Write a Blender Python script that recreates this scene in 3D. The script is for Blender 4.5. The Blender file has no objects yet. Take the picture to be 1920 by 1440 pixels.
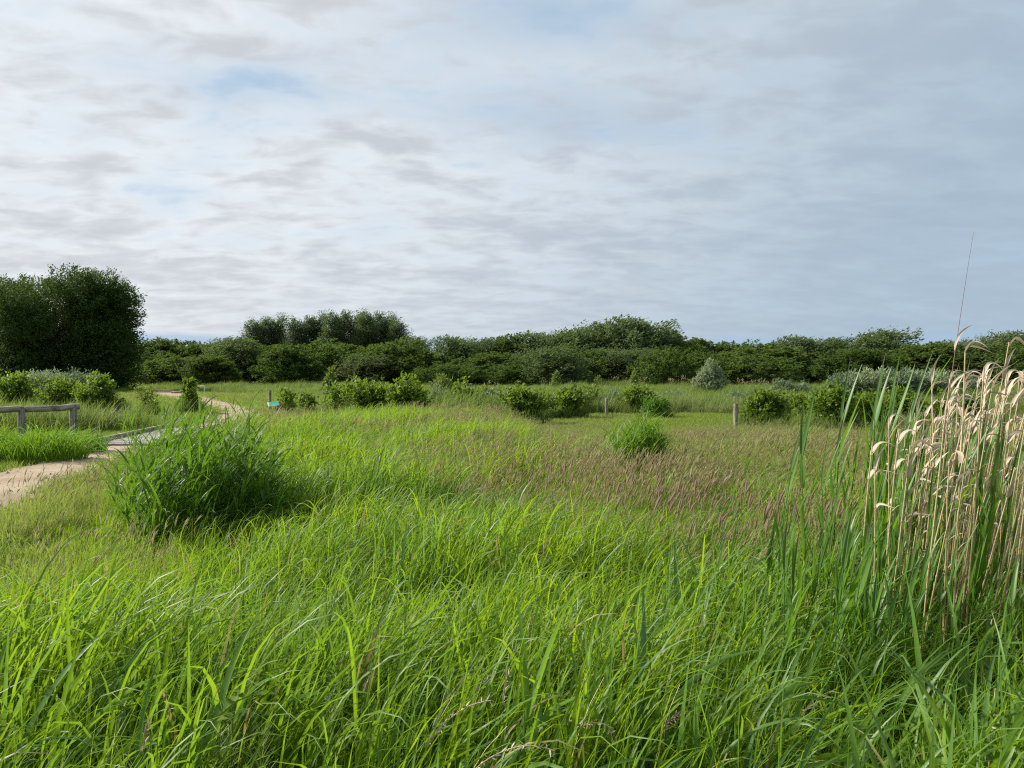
import bpy, math, random
import numpy as np
from mathutils import Vector, Matrix, Euler

R = math.radians
sc = bpy.context.scene
COL = sc.collection

# ------------------------------------------------------------------ camera
EYE = 1.6
FPX = 1442.0            # focal length in pixels of the 1920 px wide photograph
HOR = 700.0             # horizon row
cam = bpy.data.cameras.new('camera')
cam.sensor_width = 36.0
cam.lens = 36.0 * FPX / 1920.0
cam.clip_start = 0.05
cam.clip_end = 8000
camo = bpy.data.objects.new('camera', cam)
COL.objects.link(camo)
camo.location = (0, 0, EYE)
camo.rotation_euler = (R(90) - math.atan((720 - HOR) / FPX), 0, 0)
sc.camera = camo

# ------------------------------------------------------------------ exposure, renderer
sc.view_settings.view_transform = 'Standard'
sc.view_settings.look = 'None'
sc.view_settings.gamma = 1
sc.view_settings.exposure = 0.72
sc.view_settings.use_curve_mapping = False
sc.render.engine = 'CYCLES'
sc.cycles.max_bounces = 6
sc.cycles.diffuse_bounces = 4
sc.cycles.glossy_bounces = 2
sc.cycles.transmission_bounces = 4
sc.cycles.transparent_max_bounces = 4
sc.cycles.filter_width = 1.2
sc.cycles.use_denoising = False

# ------------------------------------------------------------------ sun and sky
SUN_AZ = R(-68)          # left of the view, a little ahead of the camera
SUN_EL = R(36)
SUN_DIR = Vector((math.sin(SUN_AZ) * math.cos(SUN_EL), math.cos(SUN_AZ) * math.cos(SUN_EL), math.sin(SUN_EL)))
sun = bpy.data.lights.new('sun', 'SUN')
sun.energy = 5.0
sun.angle = R(5.0)
sun.color = (1.0, 0.95, 0.86)
suno = bpy.data.objects.new('sun', sun)
COL.objects.link(suno)
suno.rotation_euler = SUN_DIR.to_track_quat('Z', 'Y').to_euler()

world = bpy.data.worlds.new('World')
sc.world = world
world.use_nodes = True
WT = world.node_tree
WT.nodes.clear()


class NG:
    """small helper to write node graphs"""
    def __init__(s, tree):
        s.t = tree

    def n(s, typ, **kw):
        nd = s.t.nodes.new(typ)
        for k, v in kw.items():
            setattr(nd, k, v)
        return nd

    def put(s, sock, v):
        if hasattr(v, 'is_output'):
            s.t.links.new(v, sock)
        elif v is not None:
            sock.default_value = v

    def m(s, op, a, b=None, c=None, clamp=False):
        nd = s.n('ShaderNodeMath', operation=op, use_clamp=clamp)
        s.put(nd.inputs[0], a)
        if b is not None: s.put(nd.inputs[1], b)
        if c is not None: s.put(nd.inputs[2], c)
        return nd.outputs[0]

    def smooth(s, x, lo, hi, a=0.0, b=1.0):
        nd = s.n('ShaderNodeMapRange', interpolation_type='SMOOTHSTEP')
        s.put(nd.inputs[0], x)
        for i, v in zip((1, 2, 3, 4), (lo, hi, a, b)): s.put(nd.inputs[i], v)
        return nd.outputs[0]

    def mix(s, f, a, b):
        nd = s.n('ShaderNodeMix', data_type='RGBA')
        s.put(nd.inputs[0], f); s.put(nd.inputs[6], a); s.put(nd.inputs[7], b)
        return nd.outputs[2]

    def noise(s, vec, scale, detail=5, rough=0.55, dist=0.0):
        nd = s.n('ShaderNodeTexNoise')
        if vec is not None: s.put(nd.inputs['Vector'], vec)
        nd.inputs['Scale'].default_value = scale
        nd.inputs['Detail'].default_value = detail
        nd.inputs['Roughness'].default_value = rough
        nd.inputs['Distortion'].default_value = dist
        return nd.outputs['Fac']

    def vec(s, x, y, z):
        nd = s.n('ShaderNodeCombineXYZ')
        for i, v in enumerate((x, y, z)): s.put(nd.inputs[i], v)
        return nd.outputs[0]

    def mapping(s, v, rot=0, scale=(1, 1, 1), loc=(0, 0, 0)):
        nd = s.n('ShaderNodeMapping')
        s.put(nd.inputs['Vector'], v)
        nd.inputs['Rotation'].default_value = (0, 0, rot)
        nd.inputs['Scale'].default_value = scale
        nd.inputs['Location'].default_value = loc
        return nd.outputs[0]


def c4(c): return (c[0], c[1], c[2], 1.0)


g = NG(WT)
sky = g.n('ShaderNodeTexSky', sky_type='NISHITA')
sky.sun_disc = False
sky.sun_elevation = SUN_EL
sky.sun_rotation = SUN_AZ
sky.air_density = 1.0
sky.dust_density = 1.0
SKYS = 0.08
gen = g.n('ShaderNodeTexCoord').outputs['Generated']
sep = g.n('ShaderNodeSeparateXYZ'); g.put(sep.inputs[0], gen)
dx, dy, dz = sep.outputs
zc = g.m('ADD', g.m('MAXIMUM', dz, 0.0), 0.19)
pxn = g.m('DIVIDE', dx, zc)
pyn = g.m('DIVIDE', dy, zc)
pv = g.vec(pxn, pyn, 0.0)
n_big = g.noise(g.mapping(pv, R(25), (0.6, 0.8, 1), (3.1, 1.7, 0)), 1.2, 6, 0.5, 0.4)
n_mid = g.noise(g.mapping(pv, R(-32), (1.0, 1.45, 1), (0.4, 5.2, 0)), 2.2, 7, 0.52, 0.35)
n_fin = g.noise(g.mapping(pv, R(-25), (1.2, 1.7, 1), (7.0, 2.2, 0)), 6.0, 6, 0.52, 0.35)
dotn = g.n('ShaderNodeVectorMath', operation='DOT_PRODUCT')
g.put(dotn.inputs[0], gen); dotn.inputs[1].default_value = SUN_DIR
glow = g.smooth(dotn.outputs['Value'], -0.10, 0.72)     # how near the veiled sun


def plane_pt(px, py):
    v = Vector(((px - 960) / FPX, 1.0, (HOR - py) / FPX)).normalized()
    return v.x / (v.z + 0.19), v.y / (v.z + 0.19)


def hole(px, py, rx, ry, wob=0.6):
    cx, cy = plane_pt(px, py)
    ax = g.m('DIVIDE', g.m('SUBTRACT', pxn, cx), rx)
    ay = g.m('DIVIDE', g.m('SUBTRACT', pyn, cy), ry)
    d2 = g.m('ADD', g.m('MULTIPLY', ax, ax), g.m('MULTIPLY', ay, ay))
    return g.m('POWER', 2.718, g.m('MULTIPLY', d2, -1.0))


holes = g.m('ADD', g.m('MULTIPLY', hole(1060, 225, 0.34, 0.17), 0.15), g.m('MULTIPLY', hole(500, 150, 0.42, 0.20), 0.10))
holes = g.m('ADD', holes, g.m('MULTIPLY', hole(985, 25, 0.30, 0.14), 0.14))
holes = g.m('ADD', holes, g.m('MULTIPLY', hole(1700, 60, 0.6, 0.4), 0.08))
brk = g.m('ADD', g.m('MULTIPLY', n_mid, 0.60), g.m('ADD', g.m('MULTIPLY', n_fin, 0.25), g.m('MULTIPLY', n_big, 0.35)))
cov_raw = g.m('SUBTRACT', brk, holes)
cover = g.smooth(cov_raw, 0.28, 0.60)
cover = g.m('MULTIPLY', cover, 0.96)
# thickness texture of the sheet: thick parts grey-lilac, thin parts bright
tex = g.m('ADD', g.m('MULTIPLY', n_mid, 0.46), g.m('ADD', g.m('MULTIPLY', n_fin, 0.36), g.m('MULTIPLY', n_big, 0.18)))
tex = g.m('ADD', 0.5, g.m('MULTIPLY', g.m('SUBTRACT', tex, 0.5), g.smooth(dz, 0.0, 0.30, 0.40, 0.95)))
thick_l = g.smooth(tex, 0.41, 0.585)
thick_r = g.smooth(tex, 0.30, 0.72)
col_l = g.mix(thick_l, c4((0.69, 0.72, 0.74)), c4((0.465, 0.485, 0.52)))
col_r = g.mix(thick_r, c4((0.335, 0.425, 0.505)), c4((0.28, 0.36, 0.45)))
cloud = g.mix(glow, col_r, col_l)
skyc = g.n('ShaderNodeVectorMath', operation='SCALE')
g.put(skyc.inputs[0], sky.outputs[0]); skyc.inputs['Scale'].default_value = SKYS
blue = g.mix(0.75, skyc.outputs[0], c4((0.36, 0.48, 0.60)))
full = g.mix(cover, blue, cloud)
# the sheet ends a little above the horizon: pale blue clear air under it
edge = g.m('ADD', dz, g.m('MULTIPLY', g.m('SUBTRACT', n_big, 0.5), 0.025))
low = g.smooth(edge, 0.040, 0.050, 1.0, 0.0)
full = g.mix(g.m('MULTIPLY', low, 0.75), full, c4((0.30, 0.42, 0.57)))
bg = g.n('ShaderNodeBackground')
g.put(bg.inputs[0], full)
bg.inputs[1].default_value = 0.80
out = g.n('ShaderNodeOutputWorld')
WT.links.new(bg.outputs[0], out.inputs[0])


# ------------------------------------------------------------------ helpers: placing, tagging, meshes
def at(px, d, z=0.0):
    return Vector(((px - 960.0) / FPX * d, d, z))


def z_at(py, d):
    return EYE + (HOR - py) / FPX * d


def tag(o, label=None, cat=None, group=None, kind=None):
    if label: o['label'] = label
    if cat: o['category'] = cat
    if group: o['group'] = group
    if kind: o['kind'] = kind
    return o


def empty(name, loc=(0, 0, 0), rz=0.0):
    o = bpy.data.objects.new(name, None)
    o.location = loc
    o.rotation_euler = (0, 0, rz)
    o.empty_display_size = 0.1
    COL.objects.link(o)
    return o


def link(name, me, parent=None, loc=None, rot=None):
    o = bpy.data.objects.new(name, me)
    COL.objects.link(o)
    if parent is not None: o.parent = parent
    if loc is not None: o.location = loc
    if rot is not None: o.rotation_euler = rot
    return o


def copy_tree(o, parent=None):
    c = o.copy()
    COL.objects.link(c)
    c.parent = parent
    for ch in list(o.children):
        copy_tree(ch, c)
    return c


class Acc:
    """collects vertices and faces (numpy) and turns them into one mesh"""
    def __init__(s):
        s.V, s.F, s.T, s.A, s.M, s.n = [], [], [], [], [], 0

    def add(s, V, F, tint=0.5, along=0.5, mat=0):
        V = np.asarray(V, float).reshape(-1, 3)
        F = np.asarray(F, int)
        s.V.append(V)
        s.F.append(F + s.n)
        s.T.append(np.broadcast_to(np.asarray(tint, float), (len(V),)))
        s.A.append(np.broadcast_to(np.asarray(along, float), (len(V),)))
        s.M.append(np.full(len(F), mat, int))
        s.n += len(V)

    def mesh(s, name, mats, smooth=True):
        me = bpy.data.meshes.new(name)
        V = np.concatenate(s.V)
        nl = sum(f.size for f in s.F)
        npol = sum(len(f) for f in s.F)
        idx = np.concatenate([f.ravel() for f in s.F])
        tot = np.concatenate([np.full(len(f), f.shape[1], int) for f in s.F])
        start = np.concatenate([[0], np.cumsum(tot)[:-1]])
        me.vertices.add(len(V)); me.loops.add(nl); me.polygons.add(npol)
        me.vertices.foreach_set('co', V.astype(np.float32).ravel())
        me.loops.foreach_set('vertex_index', idx.astype(np.int32))
        me.polygons.foreach_set('loop_start', start.astype(np.int32))
        me.polygons.foreach_set('material_index', np.concatenate(s.M).astype(np.int32))
        me.polygons.foreach_set('use_smooth', np.full(npol, smooth))
        for nm, data in (('tint', s.T), ('along', s.A)):
            a = me.attributes.new(nm, 'FLOAT', 'POINT')
            a.data.foreach_set('value', np.concatenate(data).astype(np.float32))
        for m in (mats if isinstance(mats, (list, tuple)) else [mats]): me.materials.append(m)
        me.update(calc_edges=True)
        return me


def ribbons(acc, rng, base, az, length, width, th0, curv, twist0, twist1, S=6, crease=0.25, power=1.5, tint=None, mat=0, prof='blade', flop=None):
    """many bent blades at once; az = direction of lean, th0 = angle from vertical at the foot, curv = bend added to the tip"""
    N = len(base)
    s = np.linspace(0, 1, S + 1)
    th = th0[:, None] + curv[:, None] * s[None, :] ** power
    if flop is not None:
        th = th + flop[:, None] * np.clip((s[None, :] - 0.32) / 0.2, 0, 1)
    mid = 0.5 * (th[:, 1:] + th[:, :-1])
    ds = (length / S)[:, None]
    h = np.concatenate([np.zeros((N, 1)), np.cumsum(np.sin(mid) * ds, 1)], 1)
    z = np.concatenate([np.zeros((N, 1)), np.cumsum(np.cos(mid) * ds, 1)], 1)
    ca, sa = np.cos(az)[:, None], np.sin(az)[:, None]
    P = np.stack([base[:, 0:1] + h * ca, base[:, 1:2] + h * sa, base[:, 2:3] + z], -1)
    T = np.stack([np.sin(th) * ca, np.sin(th) * sa, np.cos(th)], -1)
    W = np.broadcast_to(np.stack([-sa, ca, np.zeros_like(ca)], -1), T.shape)
    Nn = np.cross(T, W)
    ph = twist0[:, None] + twist1[:, None] * s[None, :]
    Wt = W * np.cos(ph)[..., None] + Nn * np.sin(ph)[..., None]
    Nt = np.cross(T, Wt)
    if prof == 'blade':
        w = (0.45 + 0.55 * np.minimum(1, s * 3)) * np.maximum(0.03, 1 - s ** 2.6)
    elif prof == 'leaf':
        w = np.maximum(0.06, np.minimum(1, 0.35 + s * 4.5) * (1 - s) ** 0.75 * 1.1)
        w = np.minimum(w, 1)
    elif prof == 'stalk':
        w = 1.0 - 0.5 * s
    elif prof == 'head':
        w = np.maximum(0.08, np.sin(np.pi * np.clip(s * 0.9 + 0.07, 0, 1)) ** 0.8)
    hw = 0.5 * width[:, None] * w[None, :]
    if crease > 0:
        V = np.stack([P - Wt * hw[..., None] + Nt * (hw * crease)[..., None], P, P + Wt * hw[..., None] + Nt * (hw * crease)[..., None]], 2)
        K = 3
    else:
        V = np.stack([P - Wt * hw[..., None], P + Wt * hw[..., None]], 2)
        K = 2
    idx = np.arange(N * (S + 1) * K).reshape(N, S + 1, K)
    F = []
    for k in range(K - 1):
        F.append(np.stack([idx[:, :-1, k], idx[:, :-1, k + 1], idx[:, 1:, k + 1], idx[:, 1:, k]], -1).reshape(-1, 4))
    F = np.concatenate(F)
    if tint is None: tint = rng.random(N)
    tt = np.broadcast_to(tint[:, None, None], (N, S + 1, K)).ravel()
    aa = np.broadcast_to(s[None, :, None], (N, S + 1, K)).ravel()
    acc.add(V.reshape(-1, 3), F, tt, aa, mat)
    return P, T


def tube(acc, pts, radii, sides=6, tint=0.5, mat=0, cap=True):
    pts = [Vector(p) for p in pts]
    n = len(pts)
    V = []
    for i, p in enumerate(pts):
        t = (pts[min(i + 1, n - 1)] - pts[max(i - 1, 0)]).normalized()
        a = t.orthogonal().normalized() if i == 0 else (pa - t * pa.dot(t)).normalized()
        pa = a
        b = t.cross(a)
        for k in range(sides):
            an = 2 * math.pi * k / sides
            V.append(p + (a * math.cos(an) + b * math.sin(an)) * radii[i])
    F = []
    for i in range(n - 1):
        for k in range(sides):
            k2 = (k + 1) % sides
            F.append((i * sides + k, i * sides + k2, (i + 1) * sides + k2, (i + 1) * sides + k))
    al = np.repeat(np.linspace(0, 1, n), sides)
    acc.add([tuple(v) for v in V], F, tint, al, mat)
    if cap:
        base = acc.n - len(V)
        for i0, p, rev in ((0, pts[0], True), ((n - 1) * sides, pts[-1], False)):
            CV = [tuple(p)] + [tuple(V[i0 + k]) for k in range(sides)]
            CF = [(0, 1 + k, 1 + (k + 1) % sides) if not rev else (0, 1 + (k + 1) % sides, 1 + k) for k in range(sides)]
            acc.add(CV, CF, tint, 0.5, mat)


def boxv(acc, size, loc=(0, 0, 0), rot=None, mat=0, tint=0.5, bev=0.0):
    """box with chamfered long edges (cross-section octagon along x)"""
    hx, hy, hz = size[0] / 2, size[1] / 2, size[2] / 2
    b = min(bev, hy * 0.9, hz * 0.9)
    sec = [(-hy + b, -hz), (hy - b, -hz), (hy, -hz + b), (hy, hz - b), (hy - b, hz), (-hy + b, hz), (-hy, hz - b), (-hy, -hz + b)]
    V = [Vector((sx, y, z)) for sx in (-hx, hx) for y, z in sec]
    if rot is not None:
        M = Euler(rot).to_matrix()
        V = [M @ v for v in V]
    V = [v + Vector(loc) for v in V]
    F4 = [(k, 8 + k, 8 + (k + 1) % 8, (k + 1) % 8) for k in range(8)]
    acc.add([tuple(v) for v in V], F4, tint, 0.5, mat)
    e = Acc()
    V0 = [tuple(v) for v in V[:8]]; V1 = [tuple(v) for v in V[8:]]
    acc.add(V0, [tuple(range(8))], tint, 0.5, mat)
    acc.add(V1, [tuple(reversed(range(8)))], tint, 0.5, mat)


def foliage(acc, rng, lobes, n_spray, per, spray, leaf, lw, wind=(0.35, 0, 0.1), shell=0.45, zmin=0.05, mat=0, up=0.35, spread=0.3):
    """leafy sprays through ellipsoid lobes: each leaf one folded rhomb"""
    L = np.array(lobes, float)
    vol = (L[:, 3] * L[:, 4] * L[:, 5]) ** (2 / 3.0)
    pick = rng.choice(len(L), n_spray, p=vol / vol.sum())
    d = rng.normal(size=(n_spray, 3))
    d /= np.linalg.norm(d, axis=1)[:, None]
    r = shell + (1 - shell) * rng.random(n_spray) ** 0.6
    c = L[pick]
    P = c[:, :3] + d * r[:, None] * c[:, 3:]
    keep = P[:, 2] > zmin
    P, d, r = P[keep], d[keep], r[keep]
    n = len(P)
    A = d * 0.8 + np.array(wind) + np.array([0, 0, up]) + rng.normal(size=(n, 3)) * 0.22
    A /= np.linalg.norm(A, axis=1)[:, None]
    sl = spray * (0.6 + 0.8 * rng.random(n))
    t = rng.random((n, per))
    side = rng.normal(size=(n, per, 3)) * (spread * sl[:, None, None]) * (1.05 - 0.8 * t[..., None])
    Q = P[:, None, :] + A[:, None, :] * (t * sl[:, None])[..., None] + side
    Q = Q.reshape(-1, 3)
    D = np.repeat(A, per, 0) * 0.7 + rng.normal(size=(n * per, 3)) * 0.55 + np.array(wind) * 0.6
    D /= np.linalg.norm(D, axis=1)[:, None]
    U = rng.normal(size=(n * per, 3)) * 0.75 + np.array([0, 0, 0.7]) + np.repeat(d, per, 0) * 0.35
    S = np.cross(D, U); S /= np.maximum(1e-6, np.linalg.norm(S, axis=1))[:, None]
    Nn = np.cross(S, D)
    sz = (0.6 + 0.8 * rng.random(n * per))[:, None]
    ok = Q[:, 2] > zmin
    Q, D, S, Nn, sz = Q[ok], D[ok], S[ok], Nn[ok], sz[ok]
    lob = rng.random(len(L))[pick][keep]
    tint = np.repeat(0.42 * lob + 0.30 * rng.random(n), per)[ok] + rng.random(len(Q)) * 0.28
    V = np.stack([Q, Q + D * sz * leaf * 0.45 + S * sz * lw * 0.5 + Nn * sz * lw * 0.16, Q + D * sz * leaf, Q + D * sz * leaf * 0.45 - S * sz * lw * 0.5 + Nn * sz * lw * 0.16], 1)
    m = len(Q)
    i = np.arange(m * 4).reshape(m, 4)
    F = np.concatenate([i[:, [0, 1, 2]], i[:, [0, 2, 3]]])
    acc.add(V.reshape(-1, 3), F, np.repeat(tint, 4), np.tile([0, .5, 1, .5], m), mat)


# ------------------------------------------------------------------ materials
def leaf_mat(name, dark, light, trans, tmix=0.42, rough=0.42, spec=0.5, alt=None, inst=False, rnd=0.0, tip=None, straw=None):
    m = bpy.data.materials.new(name); m.use_nodes = True
    t = m.node_tree; t.nodes.clear(); q = NG(t)
    a = q.n('ShaderNodeAttribute', attribute_name='tint')
    col = q.mix(a.outputs['Fac'], c4(dark), c4(light))
    tr = c4(trans)
    if inst:
        h = q.n('ShaderNodeAttribute', attribute_name='hue'); h.attribute_type = 'INSTANCER'
        col = q.mix(h.outputs['Fac'], col, c4(alt))
        ta = tuple(min(1, alt[i] * 1.35) for i in range(3))
        tr = q.mix(h.outputs['Fac'], c4(trans), c4(ta))
    if straw is not None:
        sw = q.smooth(a.outputs['Fac'], straw, straw + 0.01)
        col = q.mix(sw, col, c4((0.36, 0.29, 0.14)))
        tr = q.mix(sw, tr, c4((0.25, 0.19, 0.08)))
    if tip is not None:
        al = q.n('ShaderNodeAttribute', attribute_name='along')
        f = q.smooth(al.outputs['Fac'], 0.55, 1.0, 0.0, 0.8)
        col = q.mix(f, col, c4(tip))
    if rnd > 0:
        oi = q.n('ShaderNodeObjectInfo')
        hs = q.n('ShaderNodeHueSaturation')
        q.put(hs.inputs['Color'], col)
        q.put(hs.inputs['Hue'], q.m('ADD', 0.5, q.m('MULTIPLY', q.m('SUBTRACT', oi.outputs['Random'], 0.5), 0.05 * rnd)))
        r2 = q.m('FRACT', q.m('MULTIPLY', oi.outputs['Random'], 17.3))
        q.put(hs.inputs['Value'], q.m('ADD', 1.0 - 0.3 * rnd, q.m('MULTIPLY', r2, 0.6 * rnd)))
        col = hs.outputs[0]
    p = q.n('ShaderNodeBsdfPrincipled')
    q.put(p.inputs['Base Color'], col)
    p.inputs['Roughness'].default_value = rough
    p.inputs['Specular IOR Level'].default_value = spec
    tb = q.n('ShaderNodeBsdfTranslucent')
    q.put(tb.inputs[0], tr)
    mx = q.n('ShaderNodeMixShader'); mx.inputs[0].default_value = tmix
    t.links.new(p.outputs[0], mx.inputs[1]); t.links.new(tb.outputs[0], mx.inputs[2])
    o = q.n('ShaderNodeOutputMaterial'); t.links.new(mx.outputs[0], o.inputs[0])
    return m


def solid_mat(name, c1, c2, scale=8, rough=0.8, stretch=(1, 1, 1), bump=0.3, bscale=None, c3=None, s3=1.0, obj=True, lo=0.35, hi=0.65):
    m = bpy.data.materials.new(name); m.use_nodes = True
    t = m.node_tree; t.nodes.clear(); q = NG(t)
    co = q.n('ShaderNodeTexCoord').outputs['Object' if obj else 'Generated']
    mp = q.mapping(co, 0, stretch)
    n = q.noise(mp, scale, 6, 0.6)
    col = q.mix(q.smooth(n, lo, hi), c4(c1), c4(c2))
    if c3 is not None:
        n3 = q.noise(co, s3, 4, 0.6, 0.3)
        col = q.mix(q.smooth(n3, 0.48, 0.62), col, c4(c3))
    p = q.n('ShaderNodeBsdfPrincipled')
    q.put(p.inputs['Base Color'], col)
    p.inputs['Roughness'].default_value = rough
    p.inputs['Specular IOR Level'].default_value = 0.25
    if bump:
        b = q.n('ShaderNodeBump'); b.inputs['Strength'].default_value = bump; b.inputs['Distance'].default_value = 0.02
        q.put(b.inputs['Height'], q.noise(mp, bscale or scale * 3, 6, 0.65))
        t.links.new(b.outputs[0], p.inputs['Normal'])
    o = q.n('ShaderNodeOutputMaterial'); t.links.new(p.outputs[0], o.inputs[0])
    return m


M = {}
M['lush'] = leaf_mat('lush_grass', (0.056, 0.146, 0.006), (0.196, 0.308, 0.014), (0.34, 0.49, 0.012), 0.50, 0.46, 0.35, alt=(0.065, 0.158, 0.018), inst=True, straw=0.978)
M['broad'] = leaf_mat('broad_grass', (0.072, 0.170, 0.016), (0.155, 0.275, 0.036), (0.26, 0.43, 0.018), 0.44, 0.44, 0.4, alt=(0.10, 0.195, 0.05), inst=True)
M['fine'] = leaf_mat('fine_grass', (0.13, 0.215, 0.020), (0.22, 0.300, 0.042), (0.29, 0.40, 0.03), 0.45, 0.55, 0.25, alt=(0.22, 0.235, 0.070), inst=True)
M['panicle'] = leaf_mat('panicle', (0.25, 0.20, 0.105), (0.40, 0.325, 0.20), (0.35, 0.28, 0.15), 0.42, 0.7, 0.1, alt=(0.28, 0.26, 0.12), inst=True)
M['purple'] = leaf_mat('purple_head', (0.27, 0.195, 0.135), (0.46, 0.37, 0.28), (0.40, 0.30, 0.21), 0.42, 0.7, 0.1)
M['stalk'] = leaf_mat('grass_stalk', (0.09, 0.12, 0.03), (0.16, 0.17, 0.06), (0.16, 0.2, 0.05), 0.3, 0.5, 0.3)
M['lawn'] = leaf_mat('mown_grass', (0.12, 0.20, 0.025), (0.21, 0.29, 0.045), (0.26, 0.37, 0.03), 0.42, 0.55, 0.2, alt=(0.24, 0.26, 0.08), inst=True)
M['rough'] = leaf_mat('rough_grass', (0.085, 0.155, 0.020), (0.155, 0.225, 0.036), (0.20, 0.31, 0.03), 0.42, 0.55, 0.25, alt=(0.175, 0.19, 0.07), inst=True)
M['tussock'] = leaf_mat('tussock_leaf', (0.032, 0.096, 0.013), (0.100, 0.190, 0.026), (0.15, 0.30, 0.016), 0.40, 0.48, 0.28)
M['rush'] = leaf_mat('rush_leaf', (0.065, 0.165, 0.010), (0.135, 0.25, 0.018), (0.20, 0.36, 0.016), 0.42, 0.48, 0.3)
M['reed'] = leaf_mat('green_reed', (0.056, 0.145, 0.018), (0.110, 0.218, 0.028), (0.18, 0.35, 0.018), 0.42, 0.42, 0.4)
M['reedtip'] = leaf_mat('green_reed_tip', (0.055, 0.130, 0.025), (0.085, 0.165, 0.030), (0.12, 0.22, 0.02), 0.35, 0.4, 0.4, tip=(0.16, 0.09, 0.08))
M['dry'] = leaf_mat('dry_reed_leaf', (0.42, 0.33, 0.23), (0.64, 0.55, 0.43), (0.46, 0.36, 0.25), 0.25, 0.6, 0.25)
M['drystem'] = leaf_mat('dry_reed_stem', (0.36, 0.28, 0.12), (0.56, 0.45, 0.23), (0.3, 0.22, 0.1), 0.05, 0.45, 0.35, tip=(0.50, 0.40, 0.27))
M['spike'] = leaf_mat('bare_spike', (0.22, 0.14, 0.12), (0.28, 0.18, 0.15), (0.2, 0.12, 0.1), 0.05, 0.5, 0.3)
M['tree'] = leaf_mat('tree_leaf', (0.033, 0.066, 0.015), (0.100, 0.150, 0.034), (0.12, 0.19, 0.022), 0.36, 0.65, 0.12, rnd=0.7)
M['treepale'] = leaf_mat('willow_leaf', (0.062, 0.098, 0.036), (0.135, 0.178, 0.075), (0.13, 0.19, 0.045), 0.36, 0.65, 0.15, rnd=0.5)
M['poplar'] = leaf_mat('poplar_leaf', (0.052, 0.086, 0.034), (0.112, 0.152, 0.066), (0.12, 0.18, 0.045), 0.36, 0.6, 0.2, rnd=0.3)
M['bigtree'] = leaf_mat('big_tree_leaf', (0.026, 0.054, 0.014), (0.074, 0.118, 0.032), (0.085, 0.14, 0.02), 0.32, 0.65, 0.12, rnd=0.3)
M['bush'] = leaf_mat('bush_leaf', (0.032, 0.074, 0.010), (0.140, 0.210, 0.028), (0.20, 0.30, 0.022), 0.42, 0.5, 0.22, rnd=0.5)
M['silver'] = leaf_mat('silver_leaf', (0.19, 0.245, 0.125), (0.36, 0.41, 0.27), (0.26, 0.33, 0.14), 0.40, 0.6, 0.2, rnd=0.2)
M['sallow'] = leaf_mat('sallow_leaf', (0.11, 0.17, 0.08), (0.22, 0.28, 0.17), (0.15, 0.22, 0.09), 0.35, 0.55, 0.3, rnd=0.3)
M['yellow'] = leaf_mat('young_leaf', (0.10, 0.15, 0.025), (0.17, 0.22, 0.04), (0.2, 0.28, 0.04), 0.4, 0.45, 0.35, rnd=0.3)
M['bark'] = solid_mat('bark', (0.06, 0.05, 0.04), (0.14, 0.12, 0.10), 6, 0.9, (1, 1, 0.3), 0.6)
M['deadwood'] = solid_mat('dead_branch', (0.20, 0.17, 0.14), (0.32, 0.28, 0.24), 6, 0.9, (1, 1, 0.3), 0.4)
M['wood'] = solid_mat('weathered_wood', (0.17, 0.145, 0.115), (0.36, 0.315, 0.26), 5, 0.85, (6, 6, 0.6), 0.5, c3=(0.12, 0.105, 0.085), s3=3)
M['woodrail'] = solid_mat('weathered_rail', (0.20, 0.165, 0.125), (0.42, 0.36, 0.285), 5, 0.85, (0.6, 6, 6), 0.5, c3=(0.15, 0.125, 0.095), s3=2.5)
M['plank'] = solid_mat('grey_plank', (0.22, 0.20, 0.185), (0.36, 0.33, 0.30), 4, 0.8, (0.6, 8, 8), 0.4)
M['white'] = solid_mat('white_paint', (0.62, 0.62, 0.60), (0.74, 0.74, 0.72), 4, 0.5, (1, 1, 1), 0.1)


def ground_mat():
    m = bpy.data.materials.new('meadow_ground'); m.use_nodes = True
    t = m.node_tree; t.nodes.clear(); q = NG(t)
    co = q.n('ShaderNodeTexCoord').outputs['Object']
    n1 = q.noise(co, 0.35, 6, 0.6)
    n2 = q.noise(co, 7.0, 8, 0.7)
    n3 = q.noise(co, 60.0, 4, 0.7)
    f = q.m('ADD', q.m('MULTIPLY', n1, 0.5), q.m('ADD', q.m('MULTIPLY', n2, 0.3), q.m('MULTIPLY', n3, 0.2)))
    col = q.mix(q.smooth(f, 0.38, 0.62), c4((0.030, 0.052, 0.012)), c4((0.085, 0.115, 0.025)))
    col = q.mix(q.smooth(n2, 0.62, 0.72), col, c4((0.09, 0.075, 0.045)))
    p = q.n('ShaderNodeBsdfPrincipled'); q.put(p.inputs['Base Color'], col)
    p.inputs['Roughness'].default_value = 0.95; p.inputs['Specular IOR Level'].default_value = 0.1
    b = q.n('ShaderNodeBump'); b.inputs['Strength'].default_value = 0.8; b.inputs['Distance'].default_value = 0.05
    q.put(b.inputs['Height'], q.m('ADD', n2, n3)); t.links.new(b.outputs[0], p.inputs['Normal'])
    o = q.n('ShaderNodeOutputMaterial'); t.links.new(p.outputs[0], o.inputs[0])
    return m


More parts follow.
